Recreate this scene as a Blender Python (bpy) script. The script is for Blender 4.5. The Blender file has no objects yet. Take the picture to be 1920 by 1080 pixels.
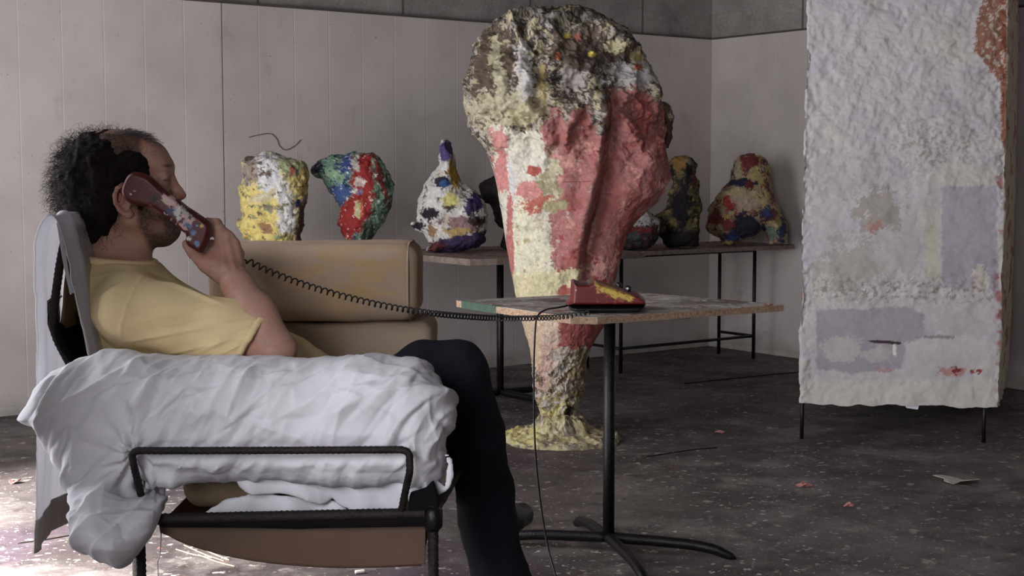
import bpy, bmesh, math, random
import numpy as np
import openvdb as vdb
from mathutils import Vector, Matrix

# ---------------------------------------------------------------- camera, world, lights, exposure
S = bpy.context.scene
COL = S.collection
FPX = 2669.0                       # focal length in pixels of the 1920 px wide frame
CAMZ = 1.15
PITCH = math.atan(220.0 / FPX)
cam_d = bpy.data.cameras.new('camera')
cam_d.sensor_width = 36.0
cam_d.lens = FPX / 1920.0 * 36.0
cam_d.clip_start = 0.05
cam = bpy.data.objects.new('camera', cam_d)
COL.objects.link(cam)
cam.location = (0, 0, CAMZ)
cam.rotation_euler = (math.pi / 2 - PITCH, 0, 0)
S.camera = cam
S.view_settings.view_transform = 'Standard'
S.view_settings.look = 'None'
S.view_settings.exposure = 0.0
S.view_settings.gamma = 1.0
S.view_settings.use_curve_mapping = False

W = bpy.data.worlds.new('world')
S.world = W
W.use_nodes = True
W.node_tree.nodes['Background'].inputs[0].default_value = (0.80, 0.87, 1.0, 1)
W.node_tree.nodes['Background'].inputs[1].default_value = 1.0

# room frame: corner C, u runs along the left back wall, v along the right back wall
CX, CY = 1.30, 9.36
UX, UY = -0.806, -0.592
VX, VY = 0.592, -0.806
def R(u, v, z=0.0):
    return Vector((CX + u * UX + v * VX, CY + u * UY + v * VY, z))
ROT_U = math.atan2(UY, UX)
UMAX, VMAX, HC = 6.3, 9.2, 3.9      # the left wall stands at u = 6.3 and steps back to U2 beyond v = VJ
U2, VJ = 8.3, 4.9

def area_light(name, loc, target, sx, sy, power, color):
    l = bpy.data.lights.new(name, 'AREA')
    l.shape = 'RECTANGLE'; l.size = sx; l.size_y = sy; l.energy = power; l.color = color
    o = bpy.data.objects.new(name, l); COL.objects.link(o)
    o.location = loc
    o.rotation_euler = (Vector(target) - Vector(loc)).to_track_quat('-Z', 'Y').to_euler()
    return o
# daylight coming through the big studio door and the window of the left wall
area_light('door_daylight', R(UMAX + 0.12, 2.45, 1.35), R(0, 2.45, 1.2), 2.2, 2.5, 105, (0.96, 0.97, 1.0))
area_light('window_daylight', R(U2 + 0.12, 6.9, 1.9), R(0, 5.0, 1.2), 2.2, 1.7, 165, (0.97, 0.97, 1.0))

# sunlight falling through the door onto the floor left of the armchair
_s = bpy.data.lights.new('sun', 'SUN'); _s.energy = 55.0; _s.angle = math.radians(14); _s.color = (1.0, 0.98, 0.97)
_o = bpy.data.objects.new('sun', _s); COL.objects.link(_o)
_el = math.radians(50)
_o.rotation_euler = Vector((-UX * math.cos(_el), -UY * math.cos(_el), -math.sin(_el))).to_track_quat('-Z', 'Y').to_euler()
_o.location = R(9, 2.4, 5)

# ---------------------------------------------------------------- pixel helpers (measuring the photograph)
_F = np.array([0, math.cos(PITCH), -math.sin(PITCH)])
_U = np.array([0, math.sin(PITCH), math.cos(PITCH)])
def P(px, py, d):
    """world point at depth Y=d that the photograph shows at px,py"""
    a = (px - 960) / FPX; b = (540 - py) / FPX
    r = _F + b * _U + np.array([a, 0, 0])
    return np.array([0, 0, CAMZ]) + r * (d / r[1])
def G(px, py, z=0.0):
    a = (px - 960) / FPX; b = (540 - py) / FPX
    r = _F + b * _U + np.array([a, 0, 0])
    return np.array([0, 0, CAMZ]) + r * ((z - CAMZ) / r[2])
def proj(v):
    v = np.asarray(v) - np.array([0, 0, CAMZ])
    f = v @ _F; u = v @ _U
    return 960 + v[:, 0] / f * FPX, 540 - u / f * FPX

# ---------------------------------------------------------------- noise
_rs = np.random.RandomState(7)
_perm = np.tile(_rs.permutation(256), 3).astype(np.int32)
_grad = _rs.randn(256, 3).astype(np.float32); _grad /= np.linalg.norm(_grad, axis=1)[:, None]
def perlin(p):
    p = np.asarray(p, dtype=np.float32)
    i = np.floor(p).astype(np.int32); f = p - i
    i &= 255
    w = f * f * f * (f * (f * 6 - 15) + 10)
    out = 0
    for dx in (0, 1):
        for dy in (0, 1):
            for dz in (0, 1):
                h = _perm[_perm[_perm[(i[:, 0] + dx) & 255] + ((i[:, 1] + dy) & 255)] + ((i[:, 2] + dz) & 255)] & 255
                g = _grad[h]
                d = (f - np.array([dx, dy, dz], dtype=np.float32))
                n = (g * d).sum(1)
                wx = w[:, 0] if dx else 1 - w[:, 0]
                wy = w[:, 1] if dy else 1 - w[:, 1]
                wz = w[:, 2] if dz else 1 - w[:, 2]
                out = out + n * wx * wy * wz
    return out * 1.5
def fbm(p, scale, octs=4, seed=0, gain=0.5):
    p = np.asarray(p, dtype=np.float32) * scale + seed * 17.31
    a, t, s = 1.0, 0, 0
    for k in range(octs):
        t = t + a * perlin(p); s += a; a *= gain; p = p * 2.03 + 5.2
    return t / s

# ---------------------------------------------------------------- materials
def srgb(c):
    l = 0.3 * c[0] + 0.55 * c[1] + 0.15 * c[2]
    c = [(l + (x - l) * 0.82) / 255.0 for x in c]
    return tuple((x / 12.92 if x <= 0.04045 else ((x + 0.055) / 1.055) ** 2.4) for x in c)
def L4(c): return (*srgb(c), 1.0)
class NT:
    def __init__(s, name):
        s.m = bpy.data.materials.new(name); s.m.use_nodes = True
        s.t = s.m.node_tree; s.n = s.t.nodes; s.b = s.n['Principled BSDF']
        s.tc = s.n.new('ShaderNodeTexCoord')
    def new(s, typ, **kw):
        x = s.n.new(typ)
        for k, v in kw.items(): setattr(x, k, v)
        return x
    def link(s, a, b): s.t.links.new(a, b)
    def noise(s, scale, detail=4, rough=0.55, vec=None, dist=0.0):
        x = s.new('ShaderNodeTexNoise'); x.inputs['Scale'].default_value = scale
        x.inputs['Detail'].default_value = detail; x.inputs['Roughness'].default_value = rough
        x.inputs['Distortion'].default_value = dist
        s.link(vec if vec is not None else s.tc.outputs['Object'], x.inputs['Vector'])
        return x.outputs['Fac']
    def mapping(s, scale=(1, 1, 1), rot=(0, 0, 0), src='Object'):
        x = s.new('ShaderNodeMapping'); x.inputs['Scale'].default_value = scale; x.inputs['Rotation'].default_value = rot
        s.link(s.tc.outputs[src], x.inputs['Vector']); return x.outputs['Vector']
    def ramp(s, fac, stops, interp='LINEAR'):
        x = s.new('ShaderNodeValToRGB'); x.color_ramp.interpolation = interp
        e = x.color_ramp.elements
        while len(e) < len(stops): e.new(0.5)
        for k, (p, c) in enumerate(stops):
            e[k].position = p; e[k].color = c if len(c) == 4 else (*c, 1)
        s.link(fac, x.inputs['Fac']); return x.outputs['Color']
    def step(s, fac, a, b):
        return s.ramp(fac, [(a, (0, 0, 0, 1)), (b, (1, 1, 1, 1))])
    def mix(s, fac, a, b, mode='MIX'):
        x = s.new('ShaderNodeMix', data_type='RGBA', blend_type=mode)
        for sock, v in ((x.inputs[0], fac), (x.inputs[6], a), (x.inputs[7], b)):
            if hasattr(v, 'is_linked'): s.link(v, sock)
            else: sock.default_value = v
        return x.outputs[2]
    def math(s, op, a, b):
        x = s.new('ShaderNodeMath', operation=op)
        for sock, v in ((x.inputs[0], a), (x.inputs[1], b)):
            if hasattr(v, 'is_linked'): s.link(v, sock)
            else: sock.default_value = v
        return x.outputs[0]
    def color(s, c):
        if hasattr(c, 'is_linked'): s.link(c, s.b.inputs['Base Color'])
        else: s.b.inputs['Base Color'].default_value = c
    def rough(s, r):
        if hasattr(r, 'is_linked'): s.link(r, s.b.inputs['Roughness'])
        else: s.b.inputs['Roughness'].default_value = r
    def bump(s, h, strength=0.3, dist=0.01):
        x = s.new('ShaderNodeBump'); x.inputs['Strength'].default_value = strength; x.inputs['Distance'].default_value = dist
        s.link(h, x.inputs['Height']); s.link(x.outputs[0], s.b.inputs['Normal'])

def simple(name, c, rough=0.7, var=0.12, scale=30, bump=0.15, metal=0.0, spec=0.5, dist=0.004):
    m = NT(name)
    f = m.noise(scale, 5)
    lo = [x * (1 - var) for x in srgb(c)]; hi = [min(1, x * (1 + var)) for x in srgb(c)]
    m.color(m.ramp(f, [(0.3, lo), (0.7, hi)]))
    m.rough(rough); m.b.inputs['Metallic'].default_value = metal
    m.b.inputs['Specular IOR Level'].default_value = spec
    if bump: m.bump(m.noise(scale * 3, 4), bump, dist)
    return m.m

def paint_mat(name, rough=0.6, bump=0.5, dist=0.006, scale=60, var=0.25, spec=0.3):
    """surface colour from the painted colour attribute, broken up by fine noise"""
    m = NT(name)
    a = m.new('ShaderNodeAttribute'); a.attribute_name = 'paint'
    f = m.noise(scale, 6, 0.65)
    k = m.ramp(f, [(0.3, (1 - var,) * 3), (0.7, (1 + var * 0.5,) * 3)])
    m.color(m.mix(1.0, a.outputs['Color'], k, 'MULTIPLY'))
    m.rough(rough); m.b.inputs['Specular IOR Level'].default_value = spec
    m.bump(m.noise(scale * 1.7, 6, 0.7), bump, dist)
    return m.m

M = {}
M['paint'] = paint_mat('thick_paint', 0.65, 0.7, 0.008, 45, 0.3)
M['skin'] = paint_mat('skin', 0.5, 0.15, 0.001, 160, 0.07, 0.35)
M['tshirt'] = simple('yellow_cotton', (236, 208, 152), 0.9, 0.05, 25, 0.15, spec=0.15)
M['trousers'] = simple('black_navy_cotton', (20, 23, 34), 0.85, 0.2, 30, 0.2, spec=0.2)
M['hairm'] = simple('dark_brown_hair', (30, 20, 21), 0.75, 0.3, 40, 0.3, spec=0.15)
M['steel'] = simple('blackened_steel', (26, 23, 28), 0.42, 0.4, 60, 0.3, 0.5)
M['rebar'] = simple('rusty_black_rebar', (36, 27, 27), 0.6, 0.5, 90, 0.6, 0.4)
M['leather'] = simple('brown_saddle_leather', (84, 54, 34), 0.5, 0.25, 8, 0.15)
M['olive'] = simple('olive_brown_leather', (88, 66, 40), 0.6, 0.25, 8, 0.15)
M['blackleather'] = simple('black_leather', (15, 11, 14), 0.8, 0.3, 10, 0.2, spec=0.1)
M['cord'] = simple('black_rubber_cable', (16, 14, 18), 0.45, 0.2, 30, 0)
def sheet_mat():
    m = NT('white_cotton_sheet')
    m.color(m.ramp(m.noise(6, 4), [(0.3, srgb((215, 213, 221))), (0.7, srgb((225, 223, 231)))]))
    m.rough(0.9); m.b.inputs['Specular IOR Level'].default_value = 0.15
    n1 = m.noise(14, 3, 0.5, m.mapping((1, 1, 1.0), (0, 0.9, 0)), 1.5)
    n2 = m.noise(34, 4, 0.6, m.mapping((1.0, 1, 0.45), (0, 0.7, 0)), 1.0)
    r1 = m.math('ABSOLUTE', m.math('SUBTRACT', n1, 0.5), 0); r2 = m.math('ABSOLUTE', m.math('SUBTRACT', n2, 0.5), 0)
    h = m.math('MULTIPLY', r1, -1.0)
    m.bump(h, 0.3, 0.005)
    return m.m
M['whitecloth'] = sheet_mat()
def thin_white():
    m = sheet_mat(); m.name = 'thin_white_cotton'
    t = m.node_tree; b = t.nodes['Principled BSDF']; out = [x for x in t.nodes if x.type == 'OUTPUT_MATERIAL'][0]
    tr = t.nodes.new('ShaderNodeBsdfTranslucent'); tr.inputs['Color'].default_value = (0.85, 0.84, 0.86, 1)
    mx = t.nodes.new('ShaderNodeMixShader'); mx.inputs[0].default_value = 0.4
    t.links.new(b.outputs[0], mx.inputs[1]); t.links.new(tr.outputs[0], mx.inputs[2]); t.links.new(mx.outputs[0], out.inputs['Surface'])
    return m
M['thincloth'] = thin_white()
M['shoe'] = simple('dark_brown_shoe_leather', (30, 18, 18), 0.4, 0.3, 20, 0.1)

def cloth_weave(name, c, stain=None):
    m = NT(name)
    w1 = m.new('ShaderNodeTexWave', bands_direction='X'); w1.inputs['Scale'].default_value = 90; w1.inputs['Distortion'].default_value = 1.5
    w2 = m.new('ShaderNodeTexWave', bands_direction='Z'); w2.inputs['Scale'].default_value = 90; w2.inputs['Distortion'].default_value = 1.5
    for w in (w1, w2): m.link(m.tc.outputs['Object'], w.inputs['Vector'])
    f = m.math('MULTIPLY', w1.outputs['Fac'], w2.outputs['Fac'])
    base = m.ramp(f, [(0, [x * 0.86 for x in srgb(c)]), (0.6, srgb(c))])
    n = m.noise(5, 4)
    base = m.mix(m.step(n, 0.35, 0.75), base, m.mix(1.0, base, (0.86, 0.84, 0.82, 1), 'MULTIPLY'))
    if stain:
        c0, rad, sc = stain
        g = m.new('ShaderNodeMapping'); g.inputs['Location'].default_value = [-c0[k] * sc[k] for k in range(3)]; g.inputs['Scale'].default_value = sc
        m.link(m.tc.outputs['Object'], g.inputs['Vector'])
        ln = m.new('ShaderNodeVectorMath', operation='LENGTH'); m.link(g.outputs[0], ln.inputs[0])
        mm = m.step(ln.outputs['Value'], rad, rad * 0.3) if False else m.ramp(ln.outputs['Value'], [(rad * 0.2, (1, 1, 1, 1)), (rad, (0, 0, 0, 1))])
        sn = m.step(m.noise(30, 5, 0.6, m.mapping((0.35, 1, 1.2), (0, 0.3, 0))), 0.47, 0.58)
        base = m.mix(m.math('MULTIPLY', m.math('MULTIPLY', mm, sn), 0.38), base, L4((200, 150, 40)))
    m.color(base); m.rough(0.92); m.b.inputs['Specular IOR Level'].default_value = 0.1
    m.bump(f, 0.25, 0.001)
    return m.m

def chipboard(name):
    m = NT(name)
    n = m.noise(130, 5, 0.7)
    c = m.ramp(n, [(0.3, srgb((112, 84, 62))), (0.5, srgb((158, 124, 94))), (0.7, srgb((188, 160, 130)))])
    m.color(c); m.rough(0.8); m.bump(n, 0.4, 0.002)
    return m.m
M['chip'] = chipboard('chipboard_edge')
M['oldedge'] = simple('dirty_wooden_edge', (126, 108, 98), 0.8, 0.35, 30, 0.4)
def tabletop_mat(name, base, dark=(90, 78, 72)):
    m = NT(name)
    n = m.noise(7, 6, 0.65)
    c = m.ramp(n, [(0.35, srgb(dark)), (0.6, srgb(base))])
    def fleck(scale, th, colr, c, seed):
        mp = m.new('ShaderNodeMapping'); mp.inputs['Location'].default_value = (seed, seed * 2, 0)
        m.link(m.tc.outputs['Object'], mp.inputs['Vector'])
        return m.mix(m.step(m.noise(scale, 2, 0.5, mp.outputs[0]), th, th + 0.03), c, L4(colr))
    c = fleck(26, 0.62, (150, 60, 60), c, 3)
    c = fleck(34, 0.64, (220, 210, 200), c, 9)
    c = fleck(40, 0.67, (190, 160, 60), c, 14)
    m.color(c); m.rough(0.7); m.bump(m.noise(40, 5), 0.5, 0.004)
    return m.m
M['top'] = tabletop_mat('paint_spattered_top', (178, 170, 162))
M['topred'] = tabletop_mat('red_spattered_top', (150, 128, 122), (96, 56, 60))
M['greenpaint'] = simple('green_paint_smear', (46, 74, 58), 0.7, 0.3, 40, 0.4)

# ---------------------------------------------------------------- mesh helpers
def mesh_obj(name, verts, faces, mat, parent=None, smooth=True, paint=None, loc=None):
    verts = np.asarray(verts, dtype=np.float64)
    if loc is None: loc = (0, 0, 0)
    me = bpy.data.meshes.new(name)
    if isinstance(faces, np.ndarray):
        n = len(faces); k = faces.shape[1]
        me.vertices.add(len(verts)); me.vertices.foreach_set('co', (verts - np.array(loc)).astype(np.float32).ravel())
        me.loops.add(n * k); me.loops.foreach_set('vertex_index', faces.astype(np.int32).ravel())
        me.polygons.add(n); me.polygons.foreach_set('loop_start', np.arange(0, n * k, k, dtype=np.int32))
        me.polygons.foreach_set('loop_total', np.full(n, k, dtype=np.int32))
        me.update(calc_edges=True); me.validate()
    else:
        me.from_pydata([tuple(v - np.array(loc)) for v in verts], [], [tuple(f) for f in faces]); me.update()
    me.polygons.foreach_set('use_smooth', [smooth] * len(me.polygons))
    if mat: me.materials.append(mat)
    if paint is not None:
        at = me.color_attributes.new('paint', 'FLOAT_COLOR', 'POINT')
        c = np.ones((len(verts), 4), dtype=np.float32); c[:, :3] = paint
        at.data.foreach_set('color', c.ravel())
    o = bpy.data.objects.new(name, me); COL.objects.link(o)
    o.location = loc
    if parent is not None:
        o.parent = parent; o.location = Vector(loc) - wpos(parent)
    return o
def wpos(o):
    p = Vector(o.location)
    while o.parent: o = o.parent; p = p + o.location
    return p
def tag(o, label=None, cat=None, group=None, kind=None):
    if label: o['label'] = label
    if cat: o['category'] = cat
    if group: o['group'] = group
    if kind: o['kind'] = kind
    return o
def empty(name, loc, label, cat, group=None):
    o = bpy.data.objects.new(name, None); COL.objects.link(o); o.location = tuple(loc); o.empty_display_size = 0.05
    return tag(o, label, cat, group)
def struct(o): o['kind'] = 'structure'; return o

def bm_to(name, bm, mat, parent=None, smooth=False, mats=None):
    me = bpy.data.meshes.new(name); bm.to_mesh(me); bm.free()
    for p in me.polygons: p.use_smooth = smooth
    for x in (mats or [mat]): me.materials.append(x)
    o = bpy.data.objects.new(name, me); COL.objects.link(o)
    if parent is not None:
        o.parent = parent; o.location = -wpos(parent)
    return o
def prism(name, pts, z0, z1, mat, parent=None, bevel=0.0, matside=None):
    bm = bmesh.new()
    lo = [bm.verts.new((p[0], p[1], z0)) for p in pts]; hi = [bm.verts.new((p[0], p[1], z1)) for p in pts]
    n = len(pts)
    bm.faces.new(list(reversed(lo))); f = bm.faces.new(hi)
    for i in range(n):
        q = bm.faces.new((lo[i], lo[(i + 1) % n], hi[(i + 1) % n], hi[i]))
        if matside: q.material_index = 1
    bmesh.ops.recalc_face_normals(bm, faces=bm.faces)
    if bevel: bmesh.ops.bevel(bm, geom=list(bm.edges), offset=bevel, segments=2, affect='EDGES', profile=0.5)
    return bm_to(name, bm, mat, parent, mats=[mat, matside] if matside else None)
def quadbox(name, a, b, w, h, mat, parent=None, bevel=0.002):
    """bar of section w (horizontal) x h (vertical) from a to b"""
    a = Vector(a); b = Vector(b); d = (b - a); L = d.length
    q = d.to_track_quat('X', 'Z').to_matrix().to_4x4()
    bm = bmesh.new()
    bmesh.ops.create_cube(bm, size=1, matrix=Matrix.Translation((a + b) / 2) @ q @ Matrix.Diagonal((L, w, h, 1)))
    if bevel: bmesh.ops.bevel(bm, geom=list(bm.edges), offset=bevel, segments=2, affect='EDGES', profile=0.5)
    return bm_to(name, bm, mat, parent)
def resample(pts, step):
    pts = np.asarray(pts, float)
    d = np.r_[0, np.cumsum(np.linalg.norm(np.diff(pts, axis=0), axis=1))]
    n = max(2, int(d[-1] / step) + 1); t = np.linspace(0, d[-1], n)
    return np.stack([np.interp(t, d, pts[:, k]) for k in range(pts.shape[1])], 1)
def smooth_path(pts, n=12):
    """Catmull-Rom through the points"""
    pts = np.asarray(pts, float); P0 = np.vstack([2 * pts[0] - pts[1], pts, 2 * pts[-1] - pts[-2]])
    out = []
    for i in range(1, len(P0) - 2):
        for t in np.linspace(0, 1, n, endpoint=False):
            p0, p1, p2, p3 = P0[i - 1:i + 3]
            out.append(0.5 * ((2 * p1) + (-p0 + p2) * t + (2 * p0 - 5 * p1 + 4 * p2 - p3) * t * t + (-p0 + 3 * p1 - 3 * p2 + p3) * t ** 3))
    out.append(pts[-1]); return np.array(out)
def frames(path):
    T = np.gradient(path, axis=0); T /= np.linalg.norm(T, axis=1)[:, None] + 1e-12
    up = np.array([0, 0, 1.0]) if abs(T[0][2]) < 0.9 else np.array([1.0, 0, 0])
    N = np.zeros_like(T); n = np.cross(T[0], up); n /= np.linalg.norm(n); N[0] = n
    for i in range(1, len(T)):
        n = N[i - 1] - T[i] * (N[i - 1] @ T[i]); N[i] = n / np.linalg.norm(n)
    return T, N, np.cross(T, N)
def tube_arrays(path, r, n=10, base=0):
    path = np.asarray(path, float); m = len(path)
    r = np.broadcast_to(np.asarray(r, float), (m,)) if np.ndim(r) < 2 else r
    T, N, B = frames(path)
    a = np.linspace(0, 2 * math.pi, n, endpoint=False)
    rr = r[:, None] if np.ndim(r) == 1 else r
    V = path[:, None, :] + rr[..., None] * (np.cos(a)[None, :, None] * N[:, None, :] + np.sin(a)[None, :, None] * B[:, None, :])
    V = V.reshape(-1, 3)
    F = []
    i = np.arange(m - 1)[:, None] * n; j = np.arange(n)[None, :]; j2 = (j + 1) % n
    F = np.stack([i + j, i + j2, i + n + j2, i + n + j], -1).reshape(-1, 4) + base
    caps = [list(range(base, base + n))[::-1], list(range(base + (m - 1) * n, base + m * n))]
    return V, F.tolist() + caps
def tube(name, path, r, mat, parent=None, n=10):
    V, F = tube_arrays(path, r, n)
    return mesh_obj(name, V, F, mat, parent)
def multi_tube(name, specs, mat, parent=None, n=10):
    VV, FF, b = [], [], 0
    for path, r in specs:
        V, F = tube_arrays(path, r, n, b); VV.append(V); FF += F; b += len(V)
    return mesh_obj(name, np.vstack(VV), FF, mat, parent)
def rebar(name, path, r, mat, parent=None, n=12, pitch=0.011):
    path = resample(path, 0.0035)
    d = np.r_[0, np.cumsum(np.linalg.norm(np.diff(path, axis=0), axis=1))]
    a = np.linspace(0, 2 * math.pi, n, endpoint=False)
    ph = d[:, None] / pitch * 2 * math.pi + a[None, :]
    rr = r * (1 + 0.14 * (np.maximum(0, np.sin(ph)) ** 3))
    return mesh_obj(name, *tube_arrays(path, rr, n), mat, parent)
def lathe(name, prof, loc, mat, parent=None, n=32, smooth=True):
    V, F = [], []
    for r, z in prof:
        for k in range(n):
            a = 2 * math.pi * k / n; V.append((loc[0] + r * math.cos(a), loc[1] + r * math.sin(a), loc[2] + z))
    for i in range(len(prof) - 1):
        for k in range(n):
            F.append((i * n + k, i * n + (k + 1) % n, (i + 1) * n + (k + 1) % n, (i + 1) * n + k))
    F.append(tuple(range(n))[::-1]); F.append(tuple(range((len(prof) - 1) * n, len(prof) * n)))
    return mesh_obj(name, V, F, mat, parent, smooth)

# ---------------------------------------------------------------- implicit surfaces
class Field:
    def __init__(s, lo, hi, vox):
        s.lo = np.array(lo, float); s.vox = vox
        s.n = np.ceil((np.array(hi) - s.lo) / vox).astype(int) + 1
        s.f = np.full(s.n, 0.06, dtype=np.float32)
        s.ax = [(s.lo[k] + vox * np.arange(s.n[k])).astype(np.float32) for k in range(3)]
    def block(s, lo, hi, m):
        i0 = np.maximum(0, np.floor((np.array(lo) - m - s.lo) / s.vox).astype(int))
        i1 = np.minimum(s.n, np.ceil((np.array(hi) + m - s.lo) / s.vox).astype(int) + 1)
        if (i1 <= i0).any(): return None, None
        sl = tuple(slice(a, b) for a, b in zip(i0, i1))
        X, Y, Z = np.meshgrid(*[s.ax[k][sl[k]] for k in range(3)], indexing='ij')
        return sl, (X, Y, Z)
    def merge(s, sl, d, k, sub=False):
        f = s.f[sl]
        if sub:
            d = -d; h = np.clip(0.5 - 0.5 * (f - d) / k, 0, 1)
            s.f[sl] = f * (1 - h) + d * h + k * h * (1 - h)
        else:
            h = np.clip(0.5 + 0.5 * (d - f) / k, 0, 1)
            s.f[sl] = d * (1 - h) + f * h - k * h * (1 - h)
    def cone(s, a, b, ra, rb, k=0.012, ky=1.0, sub=False):
        """rounded cone; ky > 1 widens it across (the Y axis)"""
        a = np.array(a, float); b = np.array(b, float)
        R_ = max(ra, rb) * max(1, ky)
        lo = np.minimum(a, b) - R_; hi = np.maximum(a, b) + R_
        sl, G_ = s.block(lo, hi, 0.035)
        if sl is None: return
        X, Y, Z = G_
        yc = (a[1] + b[1]) / 2
        aa = np.array([a[0], a[1] / ky, a[2]]); bb = np.array([b[0], b[1] / ky, b[2]])
        d = bb - aa; L2 = float(d @ d) + 1e-12
        px, py, pz = X - aa[0], Y / ky - aa[1], Z - aa[2]
        t = np.clip((px * d[0] + py * d[1] + pz * d[2]) / L2, 0, 1)
        dist = np.sqrt((px - t * d[0]) ** 2 + (py - t * d[1]) ** 2 + (pz - t * d[2]) ** 2) - (ra + (rb - ra) * t)
        s.merge(sl, dist, k, sub)
    def ell(s, c, r, k=0.012, rot=0.0, sub=False):
        """ellipsoid, rot = turn about the Y axis"""
        c = np.array(c, float); r = np.array(r, float); m = r.max()
        sl, G_ = s.block(c - m, c + m, 0.035)
        if sl is None: return
        X, Y, Z = G_[0] - c[0], G_[1] - c[1], G_[2] - c[2]
        cr, sr = math.cos(rot), math.sin(rot)
        X, Z = X * cr - Z * sr, X * sr + Z * cr
        k0 = np.sqrt((X / r[0]) ** 2 + (Y / r[1]) ** 2 + (Z / r[2]) ** 2)
        k1 = np.sqrt((X / r[0] ** 2) ** 2 + (Y / r[1] ** 2) ** 2 + (Z / r[2] ** 2) ** 2) + 1e-9
        s.merge(sl, k0 * (k0 - 1) / k1, k, sub)
    def plane_cut(s, p, n):
        """keeps the side the normal points away from"""
        n = np.array(n, float); n /= np.linalg.norm(n)
        d = (s.ax[0][:, None, None] - p[0]) * n[0] + (s.ax[1][None, :, None] - p[1]) * n[1] + (s.ax[2][None, None, :] - p[2]) * n[2]
        s.f = np.maximum(s.f, d.astype(np.float32))
    def extract(s, iso=0.0):
        g = vdb.FloatGrid(0.06); g.gridClass = vdb.GridClass.LEVEL_SET
        g.copyFromArray(np.clip(s.f, -0.06, 0.06).astype(np.float32)); 
        p, t, q = g.convertToPolygons(iso, 0.0)
        v = p.astype(np.float64) * s.vox + s.lo
        return v, q[:, ::-1].astype(np.int64), t
    def mesh(s, name, mat, parent=None, disp=None, paint=None, iso=0.0, smooth=2):
        v, q, t = s.extract(iso)
        v = relax(v, q, smooth)
        nrm = normals(v, q)
        if (nrm * (v - v.mean(0))).sum() < 0: q = q[:, ::-1].copy(); nrm = -nrm
        if disp is not None: v = v + nrm * np.asarray(disp(v, nrm))[:, None]
        c = paint(v, nrm) if paint is not None else None
        return mesh_obj(name, v, q, mat, parent, True, c)
def relax(v, q, it):
    if it <= 0: return v
    e = np.vstack([q[:, [0, 1]], q[:, [1, 2]], q[:, [2, 3]], q[:, [3, 0]]])
    cnt = np.bincount(e[:, 0], minlength=len(v)) + np.bincount(e[:, 1], minlength=len(v))
    for _ in range(it):
        acc = np.stack([np.bincount(e[:, 0], v[e[:, 1], k], len(v)) + np.bincount(e[:, 1], v[e[:, 0], k], len(v)) for k in range(3)], 1)
        v = 0.5 * v + 0.5 * acc / np.maximum(1, cnt)[:, None]
    return v
def normals(v, q):
    fn = np.cross(v[q[:, 2]] - v[q[:, 0]], v[q[:, 3]] - v[q[:, 1]])
    n = np.stack([sum(np.bincount(q[:, j], fn[:, k], len(v)) for j in range(4)) for k in range(3)], 1)
    return n / (np.linalg.norm(n, axis=1)[:, None] + 1e-12)

def poly_sd(X, Z, poly):
    """signed distance to a 2-D polygon, positive inside"""
    poly = np.asarray(poly, float); n = len(poly)
    d = np.full(X.shape, 1e9); ins = np.zeros(X.shape, bool)
    for i in range(n):
        a = poly[i]; b = poly[(i + 1) % n]; e = b - a
        wx, wz = X - a[0], Z - a[1]
        t = np.clip((wx * e[0] + wz * e[1]) / (e @ e + 1e-12), 0, 1)
        d = np.minimum(d, (wx - t * e[0]) ** 2 + (wz - t * e[1]) ** 2)
        c = ((a[1] > Z) != (b[1] > Z)) & (X < (b[0] - a[0]) * (Z - a[1]) / (b[1] - a[1] + 1e-12) + a[0])
        ins ^= c
    d = np.sqrt(d); return np.where(ins, d, -d)
def inflate(name, poly_px, d, thick, Rr, vox, mat, parent=None, disp=None, paint=None, edge=0.0, zmin=None, seed=0, smooth=2, sm=True, ymar=0.04, relief=None):
    pts = np.array([P(q_[0], q_[1], q_[2] if len(q_) > 2 else d)[[0, 2]] for q_ in poly_px])
    if sm: pts = smooth_path(np.vstack([pts, pts[:1]]), 5)[:-1]
    lo = np.array([pts[:, 0].min() - 0.03, d - thick - ymar, pts[:, 1].min() - 0.03])
    hi = np.array([pts[:, 0].max() + 0.03, d + thick + ymar, pts[:, 1].max() + 0.03])
    F_ = Field(lo, hi, vox)
    X, Z = np.meshgrid(F_.ax[0].astype(float), F_.ax[2].astype(float), indexing='ij')
    if edge:
        q = np.stack([X.ravel(), np.full(X.size, seed * 3.3), Z.ravel()], 1)
        dx = fbm(q, 28, 4, seed).reshape(X.shape) * edge
    else: dx = 0
    D = poly_sd(X, Z, pts) + dx
    Rr = min(Rr, float(D.max()))
    yy = (F_.ax[1] - d)[None, :, None]
    if relief is not None:
        yy = yy - relief(X, Z)[:, None, :]
    a = np.maximum(Rr - D, 0)[:, None, :]
    f = np.sqrt(a ** 2 + (yy * Rr / thick) ** 2) - Rr
    F_.f = f.astype(np.float32) * min(1.0, thick / Rr if thick < Rr else 1.0)
    if zmin is not None: F_.plane_cut((0, 0, zmin), (0, 0, -1))
    return F_.mesh(name, mat, parent, disp, paint, 0.0, smooth)

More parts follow.
